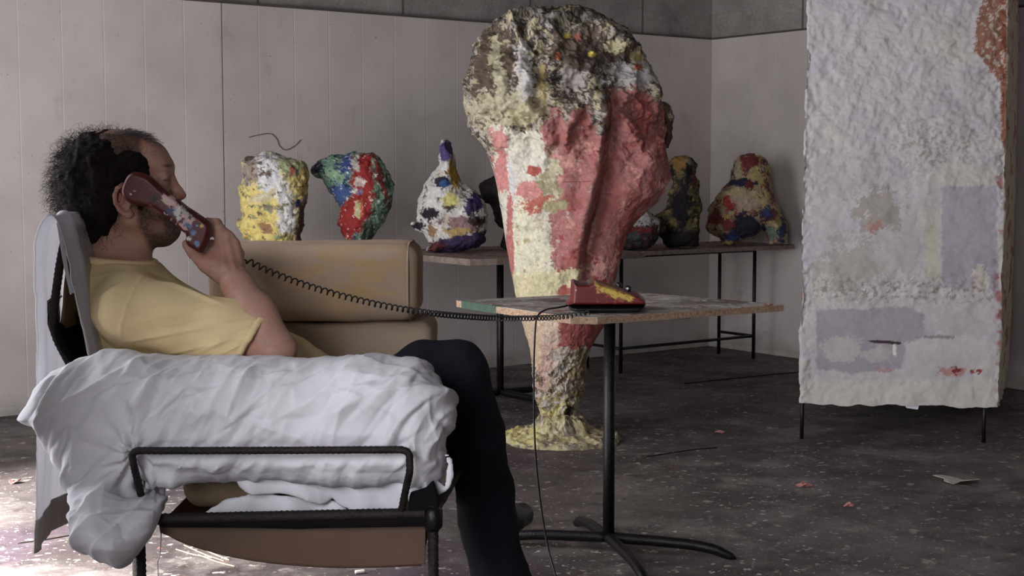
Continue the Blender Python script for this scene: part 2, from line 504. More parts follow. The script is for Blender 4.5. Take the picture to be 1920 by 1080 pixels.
# painting helpers
def A(c):
    l = 0.3 * c[0] + 0.55 * c[1] + 0.15 * c[2]
    return np.array(srgb([l + (x - l) * 0.9 for x in c]), dtype=np.float32)
class Painter:
    def __init__(s, v, nrm, base, seed=0, ref=None):
        s.v = v; s.seed = seed
        s.px, s.py = proj(v)
        s.c = np.tile(A(base), (len(v), 1)); s.k = 0
        s.nn = {}
    def noise(s, sc, o=4):
        s.k += 1
        return fbm(s.v, sc, o, s.seed * 7 + s.k)
    def put(s, w, col):
        w = np.clip(w, 0, 1)[:, None]; s.c = s.c * (1 - w) + A(col) * w
    def blob(s, x, y, rx, ry, col, rough=0.5, sc=18, soft=0.15, rot=0):
        dx, dy = s.px - x, s.py - y
        c_, s_ = math.cos(rot), math.sin(rot); dx, dy = dx * c_ + dy * s_, -dx * s_ + dy * c_
        m = 1 - np.sqrt((dx / rx) ** 2 + (dy / ry) ** 2) + s.noise(sc) * rough * 1.6 + s.noise(sc * 5, 3) * min(0.8, rough) * 1.0
        s.put(m / soft, col)
    def poly(s, pts, col, rough=6, sc=18, soft=3):
        m = poly_sd(s.px, s.py, pts) + s.noise(sc) * rough * 1.8 + s.noise(sc * 4.5, 3) * rough * 2.2
        s.put(m / soft + 0.5, col)
    def patches(s, sc, th, col, soft=0.06, o=4, mask=None):
        m = (s.noise(sc, o) + 0.35 * s.noise(sc * 5, 2) - th) / soft
        if mask is not None: m = np.clip(m, 0, 1) * mask
        s.put(m, col)
    def between(s, y0, y1, soft=20):
        return np.clip((s.py - y0) / soft, 0, 1) * np.clip((y1 - s.py) / soft, 0, 1)
def lumps(amps, seed=0, ridged=0.0):
    def f(v, n):
        t = 0
        for k, (sc, a) in enumerate(amps):
            x = fbm(v, sc, 3, seed + k)
            t = t + x * a
        if ridged: t = t + (1 - np.abs(fbm(v, 14, 3, seed + 9)) * 5) * ridged
        return t
    return f

# ================================================================ ROOM
RM = Matrix.Translation((CX, CY, 0)) @ Matrix.Rotation(ROT_U, 4, 'Z')
def room_boxes(name, boxes, mat, bevel=0.0, parent=None):
    bm = bmesh.new()
    for (u0, u1, v0, v1, z0, z1) in boxes:
        bmesh.ops.create_cube(bm, size=1, matrix=Matrix.Translation(((u0 + u1) / 2, (v0 + v1) / 2, (z0 + z1) / 2)) @ Matrix.Diagonal((u1 - u0, v1 - v0, z1 - z0, 1)))
    if bevel: bmesh.ops.bevel(bm, geom=list(bm.edges), offset=bevel, segments=1, affect='EDGES')
    me = bpy.data.meshes.new(name); bm.to_mesh(me); bm.free(); me.materials.append(mat)
    o = bpy.data.objects.new(name, me); COL.objects.link(o)
    if parent is None: o.matrix_world = RM
    else: o.parent = parent
    return struct(o) if parent is None else o

def concrete_mat(axis):
    m = NT('grey_concrete_' + axis)
    n = m.noise(2.2, 8, 0.7); g = m.noise(60, 4, 0.8)
    c = m.ramp(n, [(0.32, srgb((134, 127, 123))), (0.5, srgb((168, 160, 155))), (0.68, srgb((188, 181, 176)))])
    c = m.mix(m.step(g, 0.35, 0.75), m.mix(1.0, c, (0.62, 0.6, 0.6, 1), 'MULTIPLY'), c)
    # joints between the cast slabs
    sx = m.new('ShaderNodeSeparateXYZ'); m.link(m.tc.outputs['Object'], sx.inputs[0])
    x = sx.outputs[axis]
    j = m.math('PINGPONG', m.math('ADD', x, 0.28 if axis == 'X' else 0.42), 0.44 if axis == 'X' else 0.6)
    line = m.ramp(j, [(0.0, (1, 1, 1, 1)), (0.012, (0, 0, 0, 1))])
    c = m.mix(line, c, L4((70, 64, 62)))
    m.color(c); m.rough(0.9); m.bump(m.noise(40, 6), 0.4, 0.006)
    return m.m
def panel_mat(axis):
    m = NT('white_painted_board_' + axis)
    n = m.noise(1.6, 5, 0.6)
    c = m.ramp(n, [(0.3, srgb((186, 174, 170))), (0.55, srgb((205, 193, 188))), (0.8, srgb((212, 201, 196)))])
    # smudges and scuffs
    s = m.noise(3.0, 7, 0.75, m.mapping((1.6, 1.6, 0.6)))
    c = m.mix(m.math('MULTIPLY', m.step(s, 0.58, 0.75), 0.55), c, L4((142, 134, 130)))
    f = m.noise(75, 2, 0.5)
    c = m.mix(m.math('MULTIPLY', m.step(f, 0.735, 0.76), 0.6), c, L4((90, 74, 66)))
    sx = m.new('ShaderNodeSeparateXYZ'); m.link(m.tc.outputs['Object'], sx.inputs[0])
    x = sx.outputs[axis]
    # narrow boards, 0.205 m wide, with pale filled seams
    fr = m.math('PINGPONG', m.math('ADD', x, 0.03), 0.1025)
    line = m.ramp(fr, [(0.0, (1, 1, 1, 1)), (0.0035, (0, 0, 0, 1))])
    c = m.mix(m.math('MULTIPLY', line, 0.5), c, L4((220, 214, 210)))
    # browner, darker band with a ragged top along the wall foot
    z = sx.outputs['Z']
    lo = m.ramp(m.math('ADD', z, m.math('MULTIPLY', m.noise(6, 4), 0.12)), [(0.09, (1, 1, 1, 1)), (0.16, (0, 0, 0, 1))])
    c = m.mix(m.math('MULTIPLY', lo, 0.45), c, L4((128, 114, 98)))
    m.color(c); m.rough(0.75)
    h = m.math('ADD', m.math('MULTIPLY', line, -0.5), m.math('MULTIPLY', m.noise(5, 4), 0.6))
    m.bump(h, 0.35, 0.006)
    return m.m

def floor_mat():
    m = NT('spattered_concrete_floor')
    n = m.noise(1.1, 7, 0.65)
    c = m.ramp(n, [(0.3, srgb((58, 48, 49))), (0.5, srgb((86, 76, 74))), (0.7, srgb((114, 104, 101)))])
    # worn pale areas
    n2 = m.noise(3.2, 8, 0.7, m.mapping((1, 1, 1), (0, 0, 0.8)))
    c = m.mix(m.math('MULTIPLY', m.step(n2, 0.49, 0.64), 0.62), c, L4((138, 128, 124)))
    # purple stained patches
    n3 = m.noise(1.4, 3, 0.5, m.mapping((1, 1, 1), (0, 0, 1.9)))
    c = m.mix(m.math('MULTIPLY', m.step(n3, 0.52, 0.64), 0.6), c, L4((76, 56, 76)))
    # dark dirt
    n4 = m.noise(9, 6, 0.75)
    c = m.mix(m.math('MULTIPLY', m.step(n4, 0.52, 0.66), 0.6), c, L4((44, 38, 39)))
    def flecks(scale, th, col, off, k=0.9, mask=None):
        mp = m.new('ShaderNodeMapping'); mp.inputs['Location'].default_value = (off, off * 1.7, 0)
        m.link(m.tc.outputs['Object'], mp.inputs['Vector'])
        f = m.math('MULTIPLY', m.step(m.noise(scale, 3, 0.6, mp.outputs[0]), th, th + 0.02), k)
        if mask is not None: f = m.math('MULTIPLY', f, mask)
        return m.mix(f, c, L4(col))
    patch = m.step(m.noise(0.9, 4, 0.6, m.mapping((1, 1, 1), (0, 0, 2.6))), 0.40, 0.55)
    c = flecks(8, 0.635, (128, 118, 112), 7, 0.6)
    c = flecks(16, 0.635, (166, 156, 148), 3, 0.8)
    c = flecks(30, 0.635, (196, 190, 184), 11, 0.9, patch)
    c = flecks(70, 0.67, (214, 208, 204), 21, 0.9, patch)
    c = flecks(22, 0.69, (150, 88, 84), 31)
    c = flecks(42, 0.71, (178, 166, 110), 41)
    c = flecks(18, 0.70, (40, 30, 34), 51)
    c = flecks(48, 0.70, (160, 84, 84), 61)
    m.color(c)
    m.rough(m.ramp(m.noise(4, 5), [(0.3, (0.42,) * 3), (0.7, (0.75,) * 3)]))
    m.b.inputs['Specular IOR Level'].default_value = 0.3
    m.bump(m.noise(30, 7, 0.7), 0.5, 0.006)
    return m.m

M['conc_x'] = concrete_mat('X'); M['conc_y'] = concrete_mat('Y')
M['pan_x'] = panel_mat('X'); M['pan_y'] = panel_mat('Y')
M['plaster'] = simple('plain_grey_plaster', (104, 98, 96), 0.9, 0.1, 3, 0.1)
M['doorframe'] = simple('grey_painted_frame', (110, 110, 112), 0.6, 0.1, 10, 0.1)
T = 0.2
room_boxes('floor', [(-T, U2 + T, -T, VMAX + T, -0.15, 0)], floor_mat())
room_boxes('ceiling', [(-T, U2 + T, -T, VMAX + T, HC, HC + 0.15)], simple('grey_concrete_ceiling', (92, 88, 86), 0.9, 0.1, 3, 0.2))
room_boxes('wall_back', [(-T, UMAX + T, -T, 0, 0, HC)], M['conc_x'])
room_boxes('wall_right', [(-T, 0, 0, VMAX, 0, HC)], M['conc_y'])
room_boxes('wall_front', [(-T, U2 + T, VMAX, VMAX + T, 0, HC)], M['plaster'])
# left wall with a wide door opening; beyond the step a window opening
d0, d1, dz = 1.3, 3.6, 2.65
w0, w1, wz0, wz1 = 5.8, 8.0, 1.05, 2.75
room_boxes('wall_left', [(UMAX, UMAX + T, 0, d0, 0, HC), (UMAX, UMAX + T, d0, d1, dz, HC), (UMAX, UMAX + T, d1, VJ, 0, HC), (UMAX, U2 + T, VJ - T, VJ, 0, HC),
    (U2, U2 + T, VJ, w0, 0, HC), (U2, U2 + T, w0, w1, 0, wz0), (U2, U2 + T, w0, w1, wz1, HC), (U2, U2 + T, w1, VMAX, 0, HC)], M['plaster'])
fw = 0.05
room_boxes('trim_4', [(UMAX - 0.02, UMAX + 0.04, d0, d0 + fw, 0, dz), (UMAX - 0.02, UMAX + 0.04, d1 - fw, d1, 0, dz), (UMAX - 0.02, UMAX + 0.04, d0, d1, dz - fw, dz)], M['doorframe'])
room_boxes('window_1', [(U2 + 0.02, U2 + 0.08, w0, w0 + fw, wz0, wz1), (U2 + 0.02, U2 + 0.08, w1 - fw, w1, wz0, wz1), (U2 + 0.02, U2 + 0.08, w0, w1, wz0, wz0 + fw),
    (U2 + 0.02, U2 + 0.08, w0, w1, wz1 - fw, wz1), (U2 + 0.02, U2 + 0.08, (w0 + w1) / 2 - 0.02, (w0 + w1) / 2 + 0.02, wz0, wz1)], M['doorframe'])
# white boarding covering the lower two metres of both back walls
PZ = 1.995
room_boxes('trim_1', [(0.025, 3.45, 0, 0.022, 0, PZ), (3.456, UMAX, 0, 0.022, 0, PZ)], M['pan_x'])
room_boxes('trim_2', [(0, 0.022, 0.0, VMAX, 0, PZ)], M['pan_y'])
M['shadowline'] = simple('shadow_line_strip', (84, 76, 72), 0.9, 0.2, 20, 0.1)
room_boxes('trim_3', [(0.03, UMAX, 0.0, 0.027, PZ, PZ + 0.012), (0.0, 0.027, 0.03, VMAX, PZ, PZ + 0.012)], M['shadowline'])  # dark strip painted as the shadow line on the boarding's top edge
room_boxes('baseboard_back', [(0.03, UMAX, 0.022, 0.03, 0, 0.045)], simple('grimy_white_baseboard', (176, 168, 160), 0.8, 0.2, 12, 0.3))
room_boxes('baseboard_right', [(0.022, 0.03, 0.03, VMAX, 0, 0.035)], bpy.data.materials['grimy_white_baseboard'])

# ================================================================ BIG SCULPTURE
def big_statue():
    d0_ = 6.0
    base = G(1052, 822)
    # left and right outline read down the sculpture (photo y, left x, right x)
    rows = [(16,1010,1060),(20,972,1090),(28,945,1122),(42,925,1150),(60,906,1174),(80,893,1192),(105,884,1208),(130,878,1220),(155,873,1230),(180,872,1236),
            (205,876,1241),(230,882,1245),(255,893,1246),(275,908,1247),(300,918,1252),(325,926,1257),(342,930,1262),(352,932,1258),(365,934,1250),(380,937,1232),(395,940,1213),(410,942,1197),(425,944,1184),
            (440,946,1176),(460,949,1169),(480,953,1164),(500,956,1159),(520,960,1154),(545,964,1148),(570,970,1144),(600,976,1134),(625,984,1122),(645,990,1112),
            (665,994,1106),(690,999,1100),(715,1004,1093),(740,1009,1089),(760,1013,1088),(780,1014,1090),(795,1010,1096),(806,1004,1106)]
    rows = np.array(rows, float)
    ys = np.linspace(16, 806, 560)
    xl = np.interp(ys, rows[:, 0], rows[:, 1]); xr = np.interp(ys, rows[:, 0], rows[:, 2])
    yc = base[1] 
    L = np.array([P(x, y, yc) for x, y in zip(xl, ys)]); Rr = np.array([P(x, y, yc) for x, y in zip(xr, ys)])
    c = (L + Rr) / 2; w = (Rr[:, 0] - L[:, 0]) / 2
    wd = w * np.interp(ys, [16, 200, 340, 500, 806], [0.95, 0.72, 0.55, 0.75, 1.0])
    na = 560; th = np.linspace(0, 2 * math.pi, na, endpoint=False)
    ct, st = np.cos(th), np.sin(th)
    V = np.zeros((len(ys), na, 3))
    V[..., 0] = c[:, 0, None] + w[:, None] * np.sign(ct) * np.abs(ct) ** 0.94
    V[..., 1] = yc + wd[:, None] * np.sign(st) * np.abs(st) ** 0.85
    V[..., 2] = c[:, 2, None]
    V = V.reshape(-1, 3)
    m = len(ys)
    i = np.arange(m - 1)[:, None] * na; j = np.arange(na)[None, :]; j2 = (j + 1) % na
    q = np.stack([i + j, i + na + j, i + na + j2, i + j2], -1).reshape(-1, 4)
    top = len(V); V = np.vstack([V, [[c[0, 0], yc, c[0, 2] + 0.004]]])
    q = np.vstack([q, np.stack([np.full(na, top), np.arange(na), (np.arange(na) + 1) % na, np.full(na, top)], -1)])[: len(q)]
    nrm = normals(V, q)
    px, py = proj(V)
    front = np.clip(-nrm[:, 1] * 2, 0, 1)
    up = np.clip((330 - py) / 90, 0, 1)            # rugged crown
    low = np.clip((py - 640) / 60, 0, 1)           # rugged foot
    rug = np.maximum(up, low)
    x0 = np.clip((px - 930) / 40, 0, 1)
    disp = fbm(V, 6, 3, 1) * (0.03 + 0.035 * rug)
    disp += (1 - np.abs(fbm(V, 13, 4, 3)) * 4) * 0.008 * (0.3 + rug)
    disp += fbm(V, 34, 4, 4) * (0.006 + 0.013 * rug) + fbm(V, 90, 3, 6) * (0.003 + 0.004 * rug)
    # vertical folds of the crown
    disp += up * front * 0.022 * np.sin(px / 17 + fbm(V, 5, 2, 8) * 9)
    # pink slab standing proud on the right, with a crease at its left side
    crease = np.interp(py, [160, 240, 330, 420, 520], [1140, 1143, 1128, 1105, 1092])
    s = px - crease
    inpink = np.clip((py - 165) / 20, 0, 1) * np.clip((560 - py) / 60, 0, 1)
    disp += front * inpink * (0.05 * np.exp(-((s + 14) / 16.0) ** 2) - 0.045 * np.exp(-((s - 12) / 15.0) ** 2))
    s2 = px - np.interp(py, [300, 420, 560], [1062, 1070, 1050])
    disp += front * inpink * 0.022 * np.exp(-(s2 / 20.0) ** 2) * np.clip((py - 300) / 50, 0, 1)
    s3 = (px - 1190) * 0.8 + (py - 300) * 0.45
    disp += front * inpink * (-0.02) * np.exp(-(s3 / 14.0) ** 2)
    # hollow in the crown
    disp -= front * 0.05 * np.exp(-((px - 1055) / 26) ** 2 - ((py - 150) / 22) ** 2)
    disp += front * 0.04 * np.exp(-((px - 1065) / 40) ** 2 - ((py - 118) / 12) ** 2)
    side = np.clip(1 - np.abs(nrm[:, 1]) * 1.6, 0, 1)
    disp = disp * (1 - (0.5 + 0.45 * np.clip((py - 270) / 40, 0, 1) * np.clip((560 - py) / 40, 0, 1)) * side)
    V = V + nrm * disp[:, None]
    V[:, 2] = np.maximum(V[:, 2], 0.02)
    V = V[:top + 1]
    nrm = normals(V, q)
    p = Painter(V, nrm, (186, 172, 150), 1)
    # crown: brown ground, grey-white, yellow crust
    p.patches(9, -0.05, (92, 76, 68), 0.08)
    p.patches(24, 0.02, (168, 158, 150), 0.06)
    p.patches(20, 0.10, (186, 172, 126), 0.05)
    p.patches(26, 0.12, (80, 62, 54), 0.05)
    p.patches(40, 0.20, (60, 46, 44), 0.05)
    p.blob(925, 120, 46, 70, (96, 76, 60), 0.6); p.blob(912, 175, 34, 24, (96, 78, 66), 0.6)
    p.blob(930, 115, 14, 40, (186, 176, 138), 0.8); p.blob(942, 148, 12, 20, (186, 176, 138), 0.8)
    p.blob(1080, 90, 60, 44, (110, 88, 74), 0.8, 14); p.blob(1140, 100, 60, 30, (92, 74, 66), 0.9)
    p.blob(1052, 150, 26, 16, (56, 42, 42), 0.5)
    p.blob(980, 110, 12, 50, (196, 188, 184), 0.8); p.blob(985, 160, 20, 46, (200, 194, 190), 0.8)
    p.blob(1015, 165, 9, 40, (160, 140, 80), 0.6)
    p.blob(1075, 150, 28, 22, (168, 156, 150), 0.8); p.blob(1190, 140, 50, 30, (182, 174, 170), 0.6)
    p.blob(1153, 85, 20, 12, (206, 192, 140), 0.8); p.blob(1195, 105, 14, 10, (200, 180, 110), 0.8)
    p.blob(1064, 67, 9, 5, (222, 186, 50), 0.5); p.blob(1046, 104, 5, 9, (222, 110, 60), 0.5); p.blob(1198, 125, 8, 6, (206, 100, 70), 0.5)
    p.blob(1112, 102, 7, 6, (220, 190, 60), 0.6); p.blob(1083, 70, 8, 7, (170, 90, 76), 0.5)
    p.blob(940, 205, 70, 40, (190, 178, 142), 0.7); p.blob(985, 215, 40, 22, (196, 182, 136), 0.7)
    p.patches(30, 0.20, (120, 100, 84), 0.05, mask=p.between(180, 330, 40))
    # pink body
    pink = [(1142,168),(1165,166),(1190,163),(1212,172),(1225,190),(1300,200),(1300,560),(1150,560),(1040,560),(1036,520),(1030,450),(1022,400),(1030,340),(1012,290),(1012,250),(1035,205),(1048,200),(1062,235),(1078,205),(1096,200),(1110,225),(1116,250),(1138,255)]
    p.poly(pink, (182, 106, 100), 7)
    inb = np.clip(poly_sd(p.px, p.py, pink) / 10, 0, 1)
    p.patches(9, 0.10, (180, 92, 84), 0.15, mask=inb)
    p.patches(12, 0.16, (222, 146, 132), 0.15, mask=inb)
    p.patches(22, 0.26, (170, 60, 58), 0.10, mask=inb)
    p.patches(30, 0.33, (190, 168, 160), 0.10, mask=inb * (p.px < 1140))
    p.blob(1185, 455, 26, 90, (176, 80, 74), 0.5)
    p.blob(1205, 215, 18, 40, (196, 92, 84), 0.7)
    # pale cream strip down the left
    p.poly([(925,235),(1010,250),(1030,300),(1040,380),(1030,420),(1035,560),(960,560),(925,330)], (222, 214, 190), 8)
    p.blob(940, 310, 16, 60, (220, 130, 124), 0.7); p.blob(932, 262, 14, 26, (222, 140, 130), 0.6)
    p.blob(960, 345, 7, 60, (214, 208, 206), 0.5)
    p.blob(1025, 350, 24, 34, (166, 152, 110), 1.0); p.blob(1036, 320, 12, 40, (206, 192, 150), 1.0); p.blob(1036, 385, 22, 14, (172, 158, 108), 1.0)
    p.blob(1000, 385, 26, 32, (206, 96, 76), 0.9); p.blob(990, 355, 24, 18, (222, 132, 124), 0.7)
    p.blob(985, 300, 30, 24, (222, 214, 194), 0.8)
    p.blob(990, 490, 44, 110, (230, 220, 184), 0.4)
    p.blob(956, 480, 8, 110, (206, 110, 104), 0.4); p.blob(1000, 320, 14, 8, (196, 84, 70), 0.8)
    p.patches(36, 0.27, (196, 170, 110), 0.06, mask=p.between(400, 560, 20) * (p.px < 1040))
    p.poly([(960,515),(1090,505),(1075,560),(960,560)], (226, 210, 156), 6)
    p.blob(1060, 545, 16, 10, (196, 92, 76), 0.7)
    # lower leg
    p.poly([(900,560),(1300,560),(1300,700),(900,700)], (224, 176, 152), 5)
    p.poly([(1046,560),(1300,560),(1300,654),(1048,658)], (180, 84, 78), 5)
    p.poly([(960,560),(1044,560),(1046,640),(990,640)], (230, 196, 166), 6)
    p.patches(22, 0.12, (214, 194, 168), 0.1, mask=p.between(560, 690) * (p.px < 1046))
    p.poly([(960,690),(1040,655),(1120,655),(1120,900),(960,900)], (198, 184, 168), 10)
    p.blob(1085, 690, 22, 34, (150, 124, 84), 0.9); p.blob(1015, 690, 24, 44, (216, 170, 152), 0.8); p.blob(998, 650, 18, 60, (224, 190, 150), 0.6)
    p.patches(20, 0.05, (170, 146, 92), 0.06, mask=p.between(700, 900, 40))
    p.patches(26, 0.12, (112, 90, 62), 0.06, mask=p.between(660, 900, 40))
    p.patches(30, 0.16, (214, 196, 126), 0.06, mask=p.between(720, 900, 40))
    p.blob(1068, 772, 8, 14, (70, 54, 44), 0.8); p.blob(1040, 775, 16, 16, (216, 198, 116), 0.9)
    # bare plaster rim along the undercut on the right
    rim = np.array([(1262,342),(1240,382),(1215,402),(1195,428),(1184,462),(1172,496),(1160,524),(1146,560)])
    dd = np.full(len(V), 1e9)
    for a_, b_ in zip(rim[:-1], rim[1:]):
        e = b_ - a_; t = np.clip(((p.px - a_[0]) * e[0] + (p.py - a_[1]) * e[1]) / (e @ e), 0, 1)
        dd = np.minimum(dd, np.hypot(p.px - a_[0] - t * e[0], p.py - a_[1] - t * e[1]))
    p.put((7 - dd + p.noise(30) * 10) / 3, (206, 196, 192))
    back = np.clip(nrm[:, 1] * 3 - 0.6, 0, 1)
    p.put(back * np.clip(p.noise(7) * 4 + 0.5, 0, 1), (190, 150, 130))
    root = empty('painted_sculpture', (base[0], base[1], 0), 'tall mushroom shaped sculpture, pink, cream and brown, standing on a round foot', 'sculpture')
    mesh_obj('sculpture_body', V, q, M['paint'], root, True, p.c)
    # lump hanging on its right shoulder
    def pl(v, n):
        p = Painter(v, n, (120, 100, 82), 2); p.patches(30, 0.05, (190, 178, 140), 0.05)
        p.poly([(1200,225),(1300,225),(1300,300),(1200,300)], (92, 52, 50), 4); p.patches(40, 0.1, (150, 84, 70), 0.05, mask=p.between(225, 300)); return p.c
    inflate('sculpture_lump', [(1225,190),(1246,192),(1257,202),(1261,225),(1258,245),(1259,262),(1251,276),(1235,280),(1220,270),(1215,220)], base[1] + 0.10, 0.10, 0.05, 0.006, M['paint'], root,
            lumps([(20, 0.015), (60, 0.008)], 4), pl, edge=0.012, seed=3)
    # round crusted foot plate
    n = 220; m2 = 60
    VV = []; 
    a = np.linspace(0, 2 * math.pi, n, endpoint=False)
    cx, cy = base[0] + 0.0, base[1] - 0.02
    ed = np.stack([np.cos(a) * 2, np.sin(a) * 2, np.zeros(n)], 1)
    rad = 0.262 + fbm(ed, 1.3, 4, 5) * 0.03
    prof = [(0.0, 0.045), (0.25, 0.045), (0.5, 0.034), (0.75, 0.026), (0.95, 0.022), (1.0, 0.014), (1.0, 0.001)]
    ts = np.r_[np.linspace(0.02, 1, m2), 1.0]
    zz = np.r_[np.interp(np.linspace(0, 1, m2), [0, .35, .5, .7, .9, .97, 1], [.12, .10, .045, .028, .022, .018, .008]), 0.001]
    V = np.stack([cx + ts[:, None] * (rad * np.cos(a))[None], cy + ts[:, None] * (rad * np.sin(a))[None], np.repeat(zz[:, None], n, 1)], -1).reshape(-1, 3)
    k = len(ts)
    i = np.arange(k - 1)[:, None] * n; j = np.arange(n)[None, :]; j2 = (j + 1) % n
    q = np.stack([i + j, i + n + j, i + n + j2, i + j2], -1).reshape(-1, 4)
    V[:, 2] += np.where(V[:, 2] > 0.01, fbm(V, 26, 4, 2) * 0.03, 0); V[:, 2] = np.maximum(V[:, 2], 0.001)
    nrm = normals(V, q)
    p = Painter(V, nrm, (206, 186, 128), 4)
    p.patches(14, 0.03, (150, 132, 112), 0.08); p.patches(30, 0.15, (110, 92, 72), 0.06)
    p.poly([(930,798),(1010,800),(1016,830),(985,838),(935,826)], (226, 206, 120), 4)
    p.patches(34, 0.2, (226, 214, 176), 0.06)
    mesh_obj('sculpture_foot', V, q, M['paint'], root, True, p.c)
big_statue()

# ================================================================ SMALL SCULPTURES
SCULPT = {}
def poly_from(pts, x0, y0, s): return [(x0 + x / s, y0 + y / s) for x, y in pts]
def small(poly, d, thick, zbase, base, painter, label, seed, group=None, edge=0.012, amps=((9, 0.022), (26, 0.011), (70, 0.005))):
    pts = np.array(poly, float)
    o = inflate('small_sculpture', poly, d, thick, 0.11, 0.005, M['paint'], None, lumps(list(amps), seed * 5), lambda v, n: painter(Painter(v, n, base, seed)).c,
                edge=edge, zmin=zbase, seed=seed, smooth=1)
    # origin to its base
    me = o.data; co = np.zeros(len(me.vertices) * 3); me.vertices.foreach_get('co', co); co = co.reshape(-1, 3)
    bx = np.array([(co[:, 0].min() + co[:, 0].max()) / 2, d, zbase]); dz_ = zbase + 0.001 - co[:, 2].min()
    co[:, 2] += dz_
    me.vertices.foreach_set('co', (co - bx).ravel()); me.update(); o.location = bx
    tag(o, label, 'sculpture', group or 'small painted sculptures on the back tables')
    return o
def pa(p):
    p.patches(10, 0.1, (222, 216, 214), 0.1)
    p.poly(poly_from([(120,150),(230,150),(310,150),(250,300),(200,340),(120,380)], 420, 250, 3.552), (168, 146, 132), 5)
    p.poly(poly_from([(220,140),(420,140),(380,300),(330,380),(240,420),(240,300)], 420, 250, 3.552), (226, 222, 222), 7)
    p.patches(24, 0.12, (110, 84, 72), 0.06, mask=p.between(290, 345, 8) * (p.px < 505))
    p.poly(poly_from([(100,350),(200,350),(300,440),(380,480),(350,640),(480,640),(470,740),(80,740),(80,560)], 420, 250, 3.552), (236, 208, 100), 7)
    p.poly(poly_from([(430,300),(520,250),(580,300),(560,440),(470,440)], 420, 250, 3.552), (228, 200, 104), 6)
    p.poly(poly_from([(360,170),(450,180),(540,220),(480,300),(380,260)], 420, 250, 3.552), (176, 176, 122), 6)
    p.poly(poly_from([(360,380),(440,400),(470,560),(470,680),(360,680)], 420, 250, 3.552), (232, 228, 226), 8)
    p.blob(548, 320, 5, 12, (170, 70, 60), 0.6)
    p.blob(560, 384, 7, 10, (40, 60, 120), 0.4)
    p.blob(505, 392, 22, 8, (150, 136, 100), 1.0); p.blob(495, 428, 24, 10, (176, 120, 70), 1.0, rot=0.5); p.blob(485, 375, 18, 10, (216, 200, 150), 1)
    p.poly(poly_from([(490,500),(560,420),(590,760),(480,760)], 420, 250, 3.552), (110, 74, 62), 4)
    p.patches(30, 0.25, (120, 96, 80), 0.05); p.patches(26, 0.27, (150, 160, 110), 0.05)
    return p
def pb(p):
    p.patches(14, 0.08, (60, 84, 140), 0.06, mask=(p.px < 668) * 1.0); p.patches(22, 0.17, (38, 44, 84), 0.06, mask=(p.px < 668) * 1.0)
    p.blob(594, 317, 12, 16, (28, 34, 66), 0.5)
    p.blob(650, 310, 12, 20, (50, 70, 140), 0.8); p.blob(636, 362, 16, 14, (60, 90, 160), 0.8); p.blob(622, 330, 20, 8, (140, 180, 130), 0.8)
    p.patches(26, 0.05, (56, 76, 62), 0.06, mask=(p.px > 690) * 1.0)
    p.poly(poly_from([(870,150),(990,150),(990,300),(1000,480),(940,640),(860,720),(740,720),(770,500),(860,420),(850,300)], 420, 250, 3.552), (176, 32, 30), 6)
    p.blob(668, 300, 8, 18, (196, 190, 180), 0.9); p.blob(672, 345, 9, 12, (206, 170, 160), 1.0); p.blob(675, 362, 10, 8, (110, 110, 150), 1.0); p.blob(672, 400, 7, 18, (200, 180, 120), 0.8)
    p.blob(678, 396, 4, 20, (222, 100, 50), 0.6); p.blob(714, 340, 7, 60, (136, 44, 40), 0.9, rot=-0.3)
    p.poly(poly_from([(930,600),(1000,600),(1010,720),(980,820),(900,820)], 420, 250, 3.552), (70, 96, 76), 4)
    p.patches(36, 0.3, (220, 210, 200), 0.05)
    return p
def pc(p):
    p.blob(834, 282, 16, 26, (92, 70, 140), 0.4); p.blob(834, 268, 8, 12, (70, 50, 120), 0.4)
    p.patches(20, 0.22, (96, 84, 84), 0.06); p.patches(12, 0.2, (210, 190, 170), 0.08)
    p.blob(828, 343, 18, 11, (44, 34, 60), 0.5); p.blob(833, 348, 11, 7, (46, 84, 150), 0.4)
    p.blob(852, 330, 9, 26, (206, 160, 50), 0.6, rot=-0.3); p.blob(846, 376, 14, 14, (214, 200, 100), 0.9); p.blob(842, 395, 10, 8, (90, 70, 60), 0.9)
    p.blob(890, 382, 18, 14, (66, 44, 110), 0.8, rot=0.6); p.blob(880, 395, 12, 12, (70, 56, 100), 0.8)
    p.blob(808, 404, 16, 13, (40, 28, 44), 0.6); p.blob(785, 428, 14, 9, (50, 36, 50), 0.6)
    p.blob(870, 425, 40, 14, (150, 110, 110), 0.8); p.blob(895, 418, 20, 8, (70, 46, 46), 0.9)
    p.blob(865, 440, 44, 8, (186, 150, 80), 1.0)
    p.poly([(812,462),(826,452),(860,446),(905,436),(925,436),(925,480),(800,480)], (62, 40, 84), 4)
    p.blob(815, 466, 18, 8, (110, 44, 44), 0.7); p.blob(810, 435, 10, 12, (160, 120, 80), 0.7); p.blob(880, 443, 5, 3, (220, 210, 205), 0.3)
    return p
def pd_(p): p.patches(20, 0.2, (60, 50, 52), 0.1); return p
def pe(p):
    p.poly([(1150,380),(1250,380),(1250,428),(1150,428)], (206, 200, 196), 5); p.blob(1200, 435, 34, 7, (150, 40, 44), 0.6)
    p.blob(1190, 446, 16, 7, (60, 90, 80), 0.8); p.patches(30, 0.2, (150, 50, 50), 0.06); p.patches(34, 0.25, (90, 110, 96), 0.06); return p
